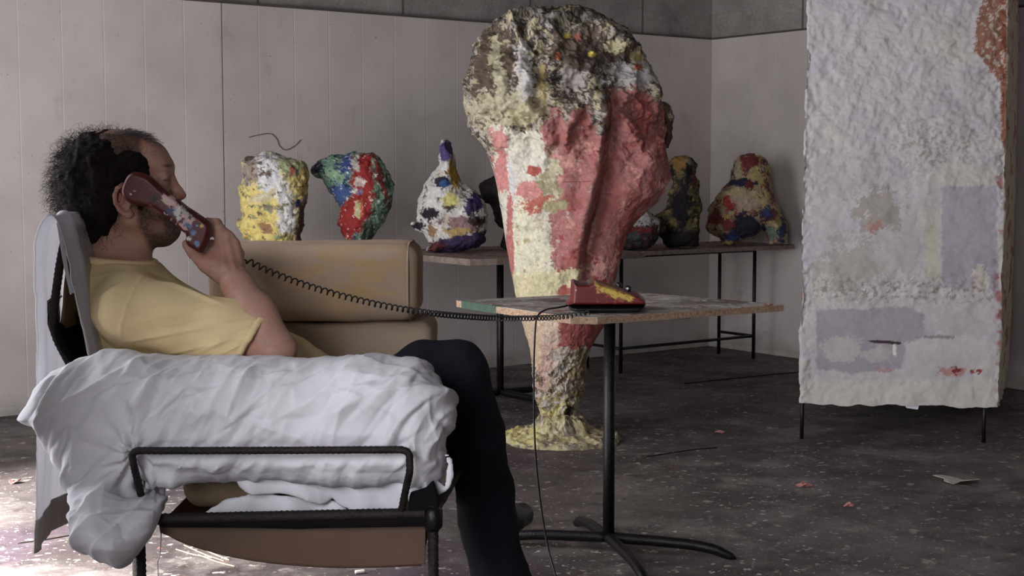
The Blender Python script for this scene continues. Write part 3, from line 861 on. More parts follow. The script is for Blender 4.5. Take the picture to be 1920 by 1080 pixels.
def pf(p):
    p.patches(14, 0.04, (122, 106, 58), 0.08); p.patches(22, 0.12, (160, 136, 62), 0.06); p.patches(16, 0.12, (36, 30, 38), 0.08)
    p.blob(1276, 308, 15, 14, (176, 124, 46), 0.5); p.blob(1268, 320, 8, 12, (166, 120, 50), 0.8)
    p.blob(1292, 320, 7, 28, (34, 30, 44), 0.5); p.blob(1275, 395, 14, 44, (40, 30, 44), 0.8)
    p.blob(1303, 335, 4, 26, (110, 56, 40), 0.6); p.blob(1290, 305, 6, 8, (150, 136, 84), 0.6)
    p.poly([(1220,440),(1320,436),(1320,480),(1220,480)], (40, 30, 36), 6); return p
def pg(p):
    p.patches(14, 0.06, (150, 60, 54), 0.08); p.patches(18, 0.12, (196, 172, 90), 0.06); p.patches(22, 0.17, (52, 50, 84), 0.06)
    p.blob(1405, 304, 18, 16, (140, 44, 48), 0.5); p.blob(1382, 325, 10, 14, (176, 168, 130), 0.9); p.blob(1422, 335, 14, 12, (190, 166, 90), 0.9)
    p.blob(1392, 345, 28, 7, (40, 40, 78), 0.8); p.blob(1402, 352, 12, 10, (120, 40, 50), 0.8)
    p.blob(1384, 372, 40, 16, (196, 172, 120), 0.8); p.blob(1366, 384, 11, 16, (190, 50, 44), 0.6); p.blob(1396, 385, 24, 12, (196, 164, 140), 0.8)
    p.blob(1345, 410, 16, 14, (132, 52, 52), 0.7); p.blob(1398, 428, 40, 22, (40, 34, 56), 0.4); p.blob(1365, 425, 12, 10, (140, 48, 46), 0.7)
    p.blob(1440, 405, 20, 12, (110, 50, 60), 0.8); p.blob(1436, 400, 12, 10, (56, 60, 110), 0.8); p.blob(1370, 450, 14, 12, (40, 54, 110), 0.6)
    p.blob(1446, 440, 10, 14, (110, 140, 120), 0.9); p.blob(1466, 430, 8, 30, (48, 56, 96), 0.8); p.blob(1460, 420, 6, 14, (170, 140, 80), 0.8)
    return p
PA = poly_from([(125,175),(150,155),(220,160),(320,140),(420,170),(520,200),(555,270),(565,350),(545,430),(525,520),(520,620),(505,700),(490,800),(180,800),(165,725),(130,700),(85,600),(120,580),(130,540),(120,460),(105,370),(135,330),(130,250),(115,210)], 420, 250, 3.552)
PB = poly_from([(590,240),(620,205),(680,175),(740,155),(790,160),(850,140),(940,140),(1000,145),(1040,175),(1070,230),(1100,280),(1125,380),(1110,470),(1080,560),(1040,640),(990,720),(985,810),(805,810),(800,710),(765,610),(780,520),(740,450),(700,400),(660,330),(620,300),(590,270)], 420, 250, 3.552)
PC = poly_from([(1465,40),(1490,70),(1520,130),(1535,190),(1560,270),(1590,340),(1650,390),(1715,440),(1745,520),(1755,600),(1750,680),(1730,740),(1650,785),(1540,800),(1400,800),(1330,800),(1385,760),(1370,740),(1340,700),(1290,660),(1255,620),(1300,610),(1290,560),(1310,460),(1330,370),(1370,290),(1430,230),(1445,180),(1440,110)], 420, 250, 3.552)
PD = poly_from([(1690,370),(1710,340),(1760,320),(1820,300),(1900,310),(1990,400),(2010,600),(1990,790),(1880,790),(1850,740),(1880,660),(1830,635),(1800,580),(1785,500),(1750,470),(1710,440)], 420, 250, 3.552)
PE = poly_from([(300,700),(350,760),(420,820),(400,900),(400,980),(345,1040),(335,1062),(100,1062),(90,1000),(130,850),(200,740)], 1150, 250, 4.8)
PF = poly_from([(500,270),(560,240),(640,220),(720,250),(745,290),(735,350),(755,430),(760,500),(755,580),(790,650),(800,710),(780,790),(780,880),(755,1000),(745,1045),(500,1045),(440,960),(410,920),(420,830),(370,770),(440,740),(470,700),(500,620),(500,550),(530,490),(510,400),(500,330)], 1150, 250, 4.8)
PG = poly_from([(1130,230),(1170,195),(1270,200),(1330,230),(1400,280),(1400,400),(1420,520),(1460,600),(1500,700),(1550,820),(1560,900),(1550,1015),(1400,1015),(1390,960),(1340,890),(1240,960),(1110,1000),(1100,1015),(985,1015),(970,960),(880,900),(840,860),(865,780),(870,690),(920,600),(990,500),(1050,440),(1060,370),(1100,290)], 1150, 250, 4.8)
TZL, TZR = 0.75, 0.70
small(PA, 6.75, 0.13, TZL, (226, 206, 130), pa, 'squarish yellow and white painted sculpture at the far left of the back tables', 1)
small(PB, 6.95, 0.13, TZL, (120, 164, 132), pb, 'green, blue and red heart shaped sculpture tapering to a narrow foot', 2)
small(PC, 7.0, 0.14, TZL, (222, 216, 208), pc, 'white sculpture with purple spike on top and dark purple base', 3)
small(PD, 7.22, 0.10, TZL, (48, 38, 42), pd_, 'dark brown knobbly sculpture half hidden behind the big pink one', 4)
small(PE, 8.08, 0.11, TZR, (60, 48, 54), pe, 'small low white, red and dark sculpture next to the big sculpture', 5)
small(PF, 8.30, 0.12, TZR, (84, 70, 52), pf, 'dark ochre and black upright sculpture on the right back table', 6)
small(PG, 8.58, 0.13, TZR, (176, 150, 110), pg, 'multicoloured red and yellow sculpture on two stumpy legs', 7)

# ================================================================ PLASTERED BLOCK ON THIN LEGS
def plaster_block():
    c4 = [(1.235, 6.03), (2.045, 5.93), (2.535, 7.20), (1.74, 7.34)]
    seg = [205, 190, 60, 90]
    per = []
    for k in range(4):
        a = np.array(c4[k]); b = np.array(c4[(k + 1) % 4])
        t = np.linspace(0, 1, seg[k], endpoint=False); per.append(a + (b - a) * t[:, None])
    per = np.vstack(per); n = len(per)
    zs = np.linspace(0.155, 2.3, 520); m = len(zs)
    V = np.concatenate([np.broadcast_to(per[None], (m, n, 2)), np.broadcast_to(zs[:, None, None], (m, n, 1))], 2).reshape(-1, 3).copy()
    i = np.arange(m - 1)[:, None] * n; j = np.arange(n)[None, :]; j2 = (j + 1) % n
    q = np.stack([i + j, i + j2, i + n + j2, i + n + j], -1).reshape(-1, 4)
    # slight lean and sway of the sides, ragged foot
    low = np.clip((0.30 - V[:, 2]) / 0.14, 0, 1)
    V[:, 2] += low * fbm(V * [1, 1, 0], 9, 4, 3) * 0.02
    ctr = per.mean(0)
    V[:, :2] = ctr + (V[:, :2] - ctr) * (1.0 + 0.012 * np.sin(V[:, 2:3] * 2.2))
    nrm = normals(V, q)
    px, py = proj(V)
    face = nrm[:, 1] < -0.7
    roughz = np.clip((470 - py) / 200, 0, 1) + np.clip((py - 690) / 30, 0, 1) * 0.4 + np.exp(-((py - 540) / 40) ** 2) * 0.9
    edge = np.exp(-(np.minimum(np.abs(px - 1508), np.abs(px - 1880)) / 16) ** 2)
    disp = fbm(V, 4, 3, 1) * 0.016 + fbm(V, 11, 4, 2) * 0.012 * (roughz + 0.3) + fbm(V, 38, 4, 4) * 0.0055 * (roughz * 0.8 + 0.25 + edge) + fbm(V, 20, 4, 6) * 0.012 * (edge + 0.1)
    V = V + nrm * disp[:, None]
    nrm = normals(V, q)
    p = Painter(V, nrm, (188, 180, 182), 11)
    f = 1.0 * face
    p.patches(5, 0.10, (182, 175, 184), 0.2); p.patches(4, 0.14, (192, 185, 178), 0.2)
    p.blob(1600, 330, 70, 40, (180, 172, 172), 0.8); p.blob(1650, 400, 46, 44, (160, 150, 144), 0.7); p.blob(1640, 425, 14, 12, (176, 120, 110), 1.0, sc=40)
    p.put(np.clip((p.noise(60) - 0.10) / 0.06, 0, 1) * np.exp(-(((px - 1760) / 100) ** 2 + ((py - 270) / 60) ** 2)) * 1.2, (164, 152, 140))
    p.put(np.clip((p.noise(60) - 0.12) / 0.06, 0, 1) * np.exp(-(((px - 1620) / 90) ** 2 + ((py - 500) / 70) ** 2)) * 1.1, (170, 158, 148))
    p.blob(1600, 500, 70, 50, (170, 162, 156), 0.8); p.blob(1700, 470, 60, 50, (180, 171, 170), 0.8)
    p.poly([(1766,345),(1868,338),(1872,548),(1766,540)], (166, 156, 168), 3)
    p.poly([(1740,330),(1775,300),(1870,320),(1868,348),(1770,350)], (190, 184, 174), 4)
    p.poly([(1740,420),(1758,415),(1760,530),(1738,520)], (186, 180, 158), 3)
    p.blob(1838, 520, 16, 26, (200, 188, 176), 0.6)
    p.patches(50, 0.12, (150, 136, 124), 0.06, mask=f * np.exp(-((py - 545) / 26) ** 2) * (px > 1525))
    p.poly([(1530,582),(1700,575),(1735,590),(1732,632),(1700,645),(1690,690),(1600,700),(1530,690)], (160, 150, 160), 3)
    p.blob(1580, 655, 40, 24, (182, 174, 168), 0.5); p.blob(1640, 665, 36, 14, (178, 170, 166), 0.6); p.blob(1790, 650, 90, 24, (192, 184, 182), 0.5)
    p.blob(1800, 610, 60, 22, (182, 175, 171), 0.5); p.blob(1760, 632, 44, 4, (150, 140, 146), 0.6)
    p.poly([(1625,639),(1650,637),(1690,642),(1688,646),(1640,643)], (70, 50, 56), 0.5, soft=1)
    p.poly([(1674,645),(1680,645),(1681,668),(1674,666)], (224, 216, 206), 0.8, soft=1)
    p.blob(1780, 698, 26, 8, (190, 130, 126), 0.9, 30); p.blob(1792, 694, 8, 7, (140, 46, 48), 1.2, 60); p.blob(1832, 697, 8, 5, (160, 60, 60), 1.2, 60); p.blob(1655, 694, 12, 4, (180, 140, 140), 0.8)
    p.poly([(1500,712),(1900,712),(1900,790),(1500,790)], (196, 188, 180), 5)
    # rust coloured paint at the upper right edge
    p.poly([(1851,-30),(1885,-30),(1884,60),(1882,150),(1866,148),(1850,120),(1828,95),(1832,40)], (150, 96, 74), 6, 26)
    p.poly([(1872,-30),(1890,-30),(1888,150),(1886,300),(1878,260),(1876,140)], (150, 84, 60), 3, 26)
    p.patches(45, 0.16, (180, 164, 150), 0.06, mask=f * p.between(-50, 170) * (px > 1840))
    p.put(np.exp(-((px - 1874) / 8) ** 2) * np.clip(p.noise(22) * 5 - 0.2, 0, 1) * f * (py > 330), (176, 96, 96))
    # buff right-hand side
    sd = np.clip((nrm[:, 0] - 0.55) * 6, 0, 1)
    p.put(sd, (196, 184, 158)); p.put(sd * np.clip((p.noise(8) - 0.12) / 0.08, 0, 1), (176, 110, 96))
    root = empty('plaster_block', (1.89, 6.62, 0), 'tall white plastered block with rust paint on its edge, standing on thin black legs', 'sculpture')
    mesh_obj('block_body', V, q, M['plasterpaint'], root, True, p.c)
    prism('block_underside', [(1.26, 6.06), (2.02, 5.97), (2.49, 7.16), (1.76, 7.29)], 0.175, 0.20, M['whitecloth'], root)
    prism('block_top', [(1.26, 6.06), (2.02, 5.97), (2.49, 7.16), (1.76, 7.29)], 2.26, 2.28, M['plaster'], root)
    for (gx, gy) in ((1.247, 6.055), (2.0, 5.965), (2.48, 7.15), (1.77, 7.29)):
        tube('leg', [(gx, gy, 0), (gx, gy, 0.10), (gx, gy, 0.22)], 0.0085, M['steel'], root)
    # scrap of plastered gauze hanging from the lower edge
    slab_xz('gauze_scrap', [(1695,757),(1724,757),(1721,768),(1700,765)], 5.98, 0.006, M['whitecloth'], root)
def slab_xz(name, poly_px, d, th, mat, parent=None, bevel=0.0, d2=None, smooth=False):
    """a plate standing in the X-Z plane, from depth d to d+th"""
    pts = [P(x, y, d) for x, y in poly_px]
    bm = bmesh.new()
    a = [bm.verts.new((p[0], d, p[2])) for p in pts]; b = [bm.verts.new((p[0], d + th, p[2])) for p in pts]
    n = len(pts); bm.faces.new(a); bm.faces.new(b[::-1])
    for i in range(n): bm.faces.new((a[i], b[i], b[(i + 1) % n], a[(i + 1) % n]))
    bmesh.ops.recalc_face_normals(bm, faces=bm.faces)
    if bevel: bmesh.ops.bevel(bm, geom=list(bm.edges), offset=bevel, segments=3, affect='EDGES', profile=0.5)
    return bm_to(name, bm, mat, parent, smooth)
M['plasterpaint'] = paint_mat('rough_white_plaster', 0.85, 0.35, 0.004, 40, 0.08, 0.2)
plaster_block()

# ================================================================ TABLES
def pedestal_table(name, corners, ztop, post, feet, label, topm, edgem, th=0.02, group=None, green=False):
    root = empty(name, (post[0], post[1], 0), label, 'table', group)
    tp = prism('tabletop', corners, ztop - th, ztop, topm, root, 0.0015, edgem)
    c = Vector((post[0], post[1], 0))
    tube('post', [c + Vector((0, 0, 0.05)), c + Vector((0, 0, 0.3)), c + Vector((0, 0, ztop - th - 0.012))], 0.0175, M['steel'], root, 20)
    ctr = Vector((sum(p[0] for p in corners) / len(corners), sum(p[1] for p in corners) / len(corners), 0))
    # bracket plates under the top
    for fx, fy in feet[:2]:
        d = Vector((fx - post[0], fy - post[1], 0)).normalized() * 0.24
        multi_tube('bracket', [(np.array([c + d + Vector((0, 0, ztop - th - 0.007)), c + Vector((0, 0, ztop - th - 0.020)), c - d + Vector((0, 0, ztop - th - 0.007))]), [0.006, 0.010, 0.006])], M['steel'], root)
    for fx, fy in feet:
        e = Vector((fx, fy, 0)); d = e - c
        path = [c + Vector((0, 0, 0.045)), c + d * 0.55 + Vector((0, 0, 0.040)), c + d * 0.8 + Vector((0, 0, 0.030)), c + d * 0.93 + Vector((0, 0, 0.014)), e + Vector((0, 0, 0.004))]
        path = smooth_path(path, 8); k = len(path)
        tube('foot', path, np.interp(np.linspace(0, 1, k), [0, .6, .85, 1], [.0165, .0155, .011, .0035]), M['steel'], root, 14)
    return root, tp
cn = [(-0.173, 4.39), (-0.045, 4.19), (0.16, 3.90), (0.235, 3.885), (0.817, 4.255), (0.40, 4.70)]
mid_table, _ = pedestal_table('pedestal_table', cn, 0.75, (0.292, 4.23), [(0.665, 4.14), (-0.06, 4.32), (0.205, 4.56), (0.375, 3.86)],
    'square chipboard table on one black post, with a telephone on it', M['top'], M['chip'], 0.021)
# green paint on the left corner of the board's edge
def edge_patch(name, a, b, z0, z1, off, mat, parent):
    a = Vector(a); b = Vector(b); d = (b - a).normalized(); n = Vector((-d.y, d.x)) * off
    if n.y > 0: n = -n
    pts = [a + n, b + n, b - n * 0.5, a - n * 0.5]
    return prism(name, [(p.x, p.y) for p in pts], z0, z1, mat, parent)
edge_patch('green_edge_paint', (-0.155, 4.362), (-0.048, 4.195), 0.7285, 0.7508, 0.0015, M['greenpaint'], mid_table)
lpost = G(938, 752)
lc = [R(2.93, 1.03), R(2.93, 1.47), R(2.80, 1.50), R(1.9, 1.50), R(1.9, 0.62), R(2.93, 0.62)]
pedestal_table('pedestal_table', [(p.x, p.y) for p in lc], TZL, (lpost[0], lpost[1]), [tuple(R(2.95, 1.1)[:2]), tuple(R(1.95, 1.05)[:2]), tuple(R(2.45, 0.6)[:2]), tuple(R(2.4, 1.5)[:2])],
    'paint spattered table on a single post by the back wall, carrying the white spiked sculpture', M['topred'], M['oldedge'], 0.03)
def trestle_table(u0, u1, v0, v1, z, label, legs_u, legs_v, mat, r=0.011):
    c = R((u0 + u1) / 2, (v0 + v1) / 2)
    root = empty('trestle_table', c, label, 'table')
    prism('tabletop', [tuple(R(u, v)[:2]) for u, v in ((u0, v0), (u1, v0), (u1, v1), (u0, v1))], z - 0.025, z, mat, root, 0.0015, M['oldedge'])
    for u in legs_u:
        for v in legs_v:
            tube('leg', [R(u, v, 0), R(u, v, z / 2), R(u, v, z - 0.025)], r, M['steel'], root, 12)
        tube('stretcher', [R(u, legs_v[0], 0.14), R(u, legs_v[1], 0.14)], r * 0.8, M['steel'], root)
    tube('rail', [R(legs_u[0], legs_v[1], 0.14), R(legs_u[1], legs_v[1], 0.14)], r * 0.8, M['steel'], root)
    tube('rail', [R(legs_u[0], legs_v[1], z - 0.035), R(legs_u[1], legs_v[1], z - 0.035)], r * 0.8, M['steel'], root)
    return root
trestle_table(0.06, 1.62, 0.20, 0.80, TZR, 'long table on thin black tubular legs in the corner of the back walls', (0.26, 1.33), (0.36, 0.66), M['topred'])
trestle_table(3.05, 3.80, 0.36, 0.92, TZL, 'table hidden behind the beige cushion, carrying the yellow and the green sculptures', (3.2, 3.65), (0.42, 0.84), M['topred'])

# ================================================================ TELEPHONE
def telephone():
    d = 4.05
    b = P(1135, 583, d)
    root = empty('telephone', (b[0], d, 0.751), 'red desk telephone spotted with yellow paint, on the chipboard table', 'telephone')
    def pt(p):
        p.poly([(1116,529),(1128,532),(1150,540),(1180,552),(1188,558),(1184,566),(1160,560),(1145,556),(1138,549),(1120,548)], (206, 170, 50), 3, 60)
        p.patches(70, 0.15, (170, 60, 40), 0.06, mask=((p.px > 1118) & (p.px < 1180)) * 1.0)
        p.blob(1080, 544, 1.6, 1.6, (220, 190, 190), 0.2)
        p.poly([(1072,518),(1111,518),(1108,530),(1098,535),(1084,535),(1075,530)], (26, 26, 36), 0.5, 60, soft=1)
        return p.c
    inflate('housing', [(1061,570),(1061,564),(1069,559),(1070,545),(1071,525),(1076,524),(1084,527.5),(1100,527.5),(1108,524),(1116,522),(1124,527),(1150,535),(1178,545),(1196,549),(1208,559),(1210,570)], d, 0.085, 0.010, 0.002, M['gloss'], root,
            None, lambda v, n: pt(Painter(v, n, (120, 24, 28), 3)), smooth=1, sm=False, seed=1)
    inflate('base', [(1062,568),(1209,568),(1206,577),(1196,583),(1078,583.5),(1067,579)], d, 0.083, 0.02, 0.0025, M['blackplastic'], root, smooth=1, sm=False)
    # hook knobs and dial on the slope
    for (x, y, dy, rr) in ((1177, 543, -0.02, 0.010), (1160, 536, 0.03, 0.009)):
        c = P(x, y, d + dy)
        lathe('knob', [(rr * 0.6, -0.012), (rr, -0.004), (rr, 0.006), (rr * 0.5, 0.011)], c, M['blackplastic'], root, 16)
    lathe('paint_drop', [(0.002, -0.003), (0.0045, 0.0), (0.002, 0.003)], P(1177, 541, d - 0.034), M['whitecloth'], root, 10)
    return root
M['gloss'] = paint_mat('glossy_red_plastic', 0.32, 0.08, 0.001, 200, 0.12, 0.5)
M['blackplastic'] = simple('black_plastic', (20, 17, 22), 0.3, 0.2, 40, 0)
phone = telephone()
# mains cable falling from the telephone to the floor
cab = smooth_path([P(1064,573,4.03), P(1045,577,4.0), P(1026,580,3.93), P(1010,590,3.86), P(1004,612,3.84), P(1001,700,3.84), P(1003,830,3.84), P(1012,930,3.84), P(1026,1020,3.82), P(1042,1080,3.76),
                   P(1060,1150,3.66) , (0.18, 3.60, 0.006), (0.42, 3.45, 0.006), (0.8, 3.42, 0.006)], 14)
tag(tube('telephone_cable', cab, 0.0028, M['cord'], None, 8), 'straight black cable hanging from the telephone down to the floor', 'cable')
# coiled cord
pth = smooth_path([P(462,488,2.985), P(520,515,3.01), P(600,543,3.07), P(700,569,3.15), P(790,585,3.25), P(870,593,3.42), P(950,597,3.64), P(1040,595,3.85), P(1104,587,3.945)], 40)
s = np.r_[0, np.cumsum(np.linalg.norm(np.diff(pth, axis=0), axis=1))]
t = np.linspace(0, s[-1], 2200); pc_ = np.stack([np.interp(t, s, pth[:, k]) for k in range(3)], 1)
Tn, Nn, Bn = frames(pc_)
fr = np.cumsum(np.interp(t / s[-1], [0, 0.5, 1], [1 / 0.0150, 1 / 0.0165, 1 / 0.0165])) * (t[1] - t[0]) * 2 * math.pi
hel = pc_ + 0.0062 * (np.cos(fr)[:, None] * Nn + np.sin(fr)[:, None] * Bn)
hel = np.vstack([smooth_path([P(388,472,2.965), P(402,482,3.0), P(430,488,3.01), P(455,486,2.995), hel[0]], 8), hel])
tag(tube('coiled_cord', hel, 0.00185, M['cord'], None, 6), 'black coiled telephone cord stretched from the handset to the telephone', 'cord')

# ================================================================ ARMCHAIR
def cushion(name, lo, hi, rr, mat, parent=None, seed=0, amp=0.006, vox=0.006, puff=0.012, fine=None):
    lo = np.array(lo, float); hi = np.array(hi, float); c = (lo + hi) / 2; h = (hi - lo) / 2
    F_ = Field(lo - 0.05, hi + 0.05, vox)
    X, Y, Z = np.meshgrid(*[a.astype(np.float32) for a in F_.ax], indexing='ij')
    pf = puff * (1 - np.clip(np.abs((X - c[0]) / h[0]), 0, 1) ** 4)
    qx, qy, qz = np.abs(X - c[0]) - (h[0] - rr), np.abs(Y - c[1]) - (h[1] - rr + pf * 0.3), np.abs(Z - c[2]) - (h[2] - rr)
    f = np.sqrt(np.maximum(qx, 0) ** 2 + np.maximum(qy, 0) ** 2 + np.maximum(qz, 0) ** 2) + np.minimum(np.maximum(np.maximum(qx, qy), qz), 0) - rr
    F_.f = f
    def dsp(v, n):
        t = fbm(v, 5, 3, seed) * amp * 2
        if fine: t = t + crease_field(v, fine[0], fine[1], seed, fine[2])
        return t
    return F_.mesh(name, mat, parent, dsp, None, 0.0, 3)
def crease_field(v, n, amp, seed, box, ang=(0.3, 1.2), wid=(0.004, 0.010), ln=(0.05, 0.20)):
    """fold lines of crumpled cloth over the X-Z plane of the box (x0, x1, z0, z1)"""
    rs = np.random.RandomState(seed); x0, x1, z0, z1 = box
    X = v[:, 0] + fbm(v, 6, 2, seed + 1) * 0.022; Z = v[:, 2] + fbm(v, 6, 2, seed + 2) * 0.022
    Z = Z + (v[:, 1] - v[:, 1].min()) * 0.45
    out = np.zeros(len(v))
    for k in range(n):
        cx, cz = rs.uniform(x0, x1), rs.uniform(z0, z1)
        a = rs.uniform(*ang); L = rs.uniform(*ln); w = rs.uniform(*wid); A_ = amp * rs.uniform(0.3, 1.0) * (1 if rs.rand() < 0.72 else -0.8)
        dx, dz = X - cx, Z - cz
        al = dx * math.cos(a) + dz * math.sin(a); ac = -dx * math.sin(a) + dz * math.cos(a) + al * al * rs.uniform(-1.2, 1.2)
        fade = np.clip(1 - (al / L) ** 2, 0, 1)
        w_ = w * (0.6 + 0.8 * fade)
        # sharp crest, one side steep and the other sloping
        side = np.where(ac > 0, ac / w_, -ac / (w_ * 2.6))
        out += A_ * fade * np.exp(-side)
    return out
M['linen'] = cloth_weave('beige_hessian', (186, 158, 134), ((-0.36, 3.33, 0.90), 1.0, (4.0, 1.0, 7.5)))
M['linen2'] = cloth_weave('beige_linen', (184, 158, 134))
M['oliveweave'] = cloth_weave('olive_brown_upholstery', (128, 108, 84))
ND, FD = 2.66, 3.52
chair = empty('armchair', (-0.46, 3.08, 0), 'armchair of bent black steel rods with leather slings and beige arm cushions', 'armchair')
def side_frame(d, far=False):
    s = d
    pth = smooth_path([P(272,958,s), P(262,918,s - 0.02), P(250,868,s - 0.06)], 6).tolist()
    pth = np.vstack([pth, smooth_path([P(247,852,s - 0.06), P(256,845,s - 0.06)], 3), smooth_path([P(270,845,s - 0.06), P(500,844.5,s - 0.06), P(750,843,s - 0.06)], 8),
                     smooth_path([P(760,845,s - 0.06), P(767,852,s - 0.06), P(768,866,s - 0.06), P(768,886,s - 0.055), P(762,912,s - 0.03), P(752,962,s)], 6)])
    return pth
off = FD - ND
nearp = side_frame(ND)
rebar('arm_rod', nearp, 0.0068, M['rebar'], chair)
farp = nearp + np.array([0, off, 0]); farp[:, 1] = FD - (farp[:, 1] - FD)
rebar('arm_rod', farp, 0.0068, M['rebar'], chair)
rl, rr_ = P(262, 974, ND), P(812, 962, ND)
for y, ka, kb in ((ND, 0, 0), (FD, -0.24, 0.075)):
    xa, xb = rl[0] + ka, rr_[0] + kb
    rebar('seat_rail', [(xa, y, rl[2]), ((xa + xb) / 2, y, (rl[2] + rr_[2]) / 2), (xb, y, rr_[2])], 0.0105, M['rebar'], chair)
    for x, z in ((xa, rl[2]), (xb, rr_[2])):
        rebar('leg', [(x, y, z + 0.015), (x, y, z / 2), (x, y, 0.0)], 0.0098, M['rebar'], chair)
    f = P(812, 972, ND)
    lathe('joint', [(0.010, -0.024), (0.018, -0.016), (0.019, 0.016), (0.010, 0.024)], (f[0] + kb, y, f[2]), M['steel'], chair, 16)
for x, z, kx in ((rl[0], rl[2], -0.24), (rr_[0], rr_[2], 0.075)):
    rebar('cross_rod', [(x, ND, z), (x + kx / 2, (ND + FD) / 2, z), (x + kx, FD, z)], 0.0095, M['rebar'], chair)
# leather pocket at the front corner, side sling and seat sling
slab_xz('corner_leather', [(768,928),(790,922),(812,905),(822,935),(824,982),(745,984),(752,962),(764,958)], ND - 0.008, 0.03, M['blackleather'], chair, 0.004)
slab_xz('rail_leather', [(296,972),(400,970),(560,966),(760,963),(800,963),(800,988),(560,992),(420,990),(300,990)], ND - 0.006, 0.026, M['blackleather'], chair, 0.004)
sl = [(298,984),(420,990),(560,993),(798,985),(797,1058),(700,1062),(620,1062),(540,1057),(460,1047),(390,1031),(340,1015),(300,999)]
slab_xz('side_sling', sl, ND + 0.022, 0.006, M['leather'], chair, 0.001)
bc = [P(x, y, ND + 0.03) for x, y in ((298,984),(330,1008),(390,1029),(460,1045),(540,1055),(620,1060),(700,1060),(790,1056))]
bc = smooth_path(bc, 5); n = len(bc)
V = np.vstack([np.column_stack([bc[:, 0], np.full(n, y), bc[:, 2] + dz]) for dz in (0, -0.005) for y in (ND + 0.03, FD - 0.03)])
F = [(i, i + 1, n + i + 1, n + i) for i in range(n - 1)] + [(2 * n + i + 1, 2 * n + i, 3 * n + i, 3 * n + i + 1) for i in range(n - 1)] + \
    [(i + 1, i, 2 * n + i, 2 * n + i + 1) for i in range(n - 1)] + [(n + i, n + i + 1, 3 * n + i + 1, 3 * n + i) for i in range(n - 1)] + [(0, n, 3 * n, 2 * n), (n - 1, 3 * n - 1, 4 * n - 1, 2 * n - 1)][:1]
mesh_obj('seat_sling', V, F, M['leather'], chair)
# seat cushion
sc0, sc1 = P(292, 966, 2.74), P(700, 896, 2.74)
cushion('seat_cushion', (sc0[0] + 0.03, 2.80, 0.470), (-0.25, 3.46, 0.56), 0.042, M['oliveweave'], chair, 3)
# far arm cushion
a0, a1 = P(500, 640, 3.42), P(814, 599, 3.42)
cushion('arm_cushion', (-0.74, 3.36, 0.565), (a1[0], 3.60, P(700, 600, 3.40)[2]), 0.03, M['linen2'], chair, 5, amp=0.004, fine=(26, 0.004, (-0.6, -0.2, 0.55, 0.8)))
# back: bent rods and leather panel
b0 = 2.90; b1 = 3.40
bp = [P(124,436,b0), P(111,505,b0), P(101,588,b0), P(105,630,b0), P(140,700,b0), P(200,820,b0), P(258,972,b0)]
bpp = smooth_path(bp, 8)
rebar('back_rod', bpp, 0.0085, M['rebar'], chair)
rebar('back_rod', bpp + np.array([0, b1 - b0, 0]), 0.0085, M['rebar'], chair)
rebar('back_rod', [bp[0], bp[0] + np.array([0, (b1 - b0) / 2, 0.004]), bp[0] + np.array([0, b1 - b0, 0])], 0.0085, M['rebar'], chair)
def ext_panel(name, px, y0, y1, th, mat, parent, wav=0.0, seed=0, n=40, hem=None, dfun=None, nz=None):
    """cloth or leather following a path of the X-Z plane, stretched across the depth y0..y1"""
    p = smooth_path([P(x, y, y0)[[0, 2]] for x, y in px], 10) if not isinstance(px, np.ndarray) else px
    m = len(p); ys = np.linspace(0, 1, n)
    Tn = np.gradient(p, axis=0); Tn /= np.linalg.norm(Tn, axis=1)[:, None]; Nn = np.stack([-Tn[:, 1], Tn[:, 0]], 1)
    V = np.zeros((m, n, 3)); V[..., 0] = p[:, 0, None]; V[..., 2] = p[:, 1, None]
    V[..., 1] = y0 + (y1 - y0) * ys[None]
    if dfun is not None: V = dfun(V, ys, m)
    q = V.reshape(-1, 3)
    if wav: 
        ww = fbm(q * [3, 14, 1.5], 1.0, 3, seed) * wav + fbm(q, 22, 3, seed + 1) * wav * 0.3
        q[:, 0] += ww * np.repeat(Nn[:, 0], n); q[:, 2] += ww * np.repeat(Nn[:, 1], n)
    i = np.arange(m - 1)[:, None] * n; j = np.arange(n - 1)[None, :]
    f = np.stack([i + j, i + j + 1, i + n + j + 1, i + n + j], -1).reshape(-1, 4)
    o = mesh_obj(name, q, f, mat, parent)
    s_ = o.modifiers.new('Solidify', 'SOLIDIFY'); s_.thickness = th; s_.offset = 0
    return o
ext_panel('back_leather', [(131,424),(126,500),(118,590),(116,618)], b0 + 0.005, b1, 0.004, M['olive'], chair, 0.006, 3)
ext_panel('back_leather_flap', [(96,560),(84,575),(92,612),(104,640)], b0 + 0.0, b0 + 0.07, 0.004, M['olive'], chair)
ext_panel('back_band', [(106,608),(112,640),(150,700),(196,800),(240,900)], b0 - 0.012, b1, 0.012, M['blackleather'], chair, 0.003, 5)

# cushion lying on the far arm
c0 = P(388, 597, 3.34); c1 = P(786, 455, 3.34)
top_z = P(600, 455, 3.42)[2]; bot_z = P(600, 600, 3.40)[2] + 0.003
bol = cushion('bolster_cushion', (P(388, 500, 3.34)[0], 3.32, bot_z), (c1[0] - 0.003, 3.58, top_z), 0.036, M['linen'], None, 8, 0.004, 0.005, 0.02)
tag(bol, 'thick beige hessian bolster cushion with yellow scribble, lying on the far arm of the armchair', 'cushion')
pts = []
for k in range(60):
    a = 2 * math.pi * k / 60; ca, sa = math.cos(a), math.sin(a)
    hy, hz = 0.13 + 0.004, (top_z - bot_z) / 2
    pts.append((c1[0] - 0.026, 3.45 + hy * np.sign(ca) * abs(ca) ** 0.45, (top_z + bot_z) / 2 + (hz + 0.001) * np.sign(sa) * abs(sa) ** 0.45))
pts.append(pts[0])
tube('piping', np.array(pts), 0.0028, M['linen2'], bol, 6)

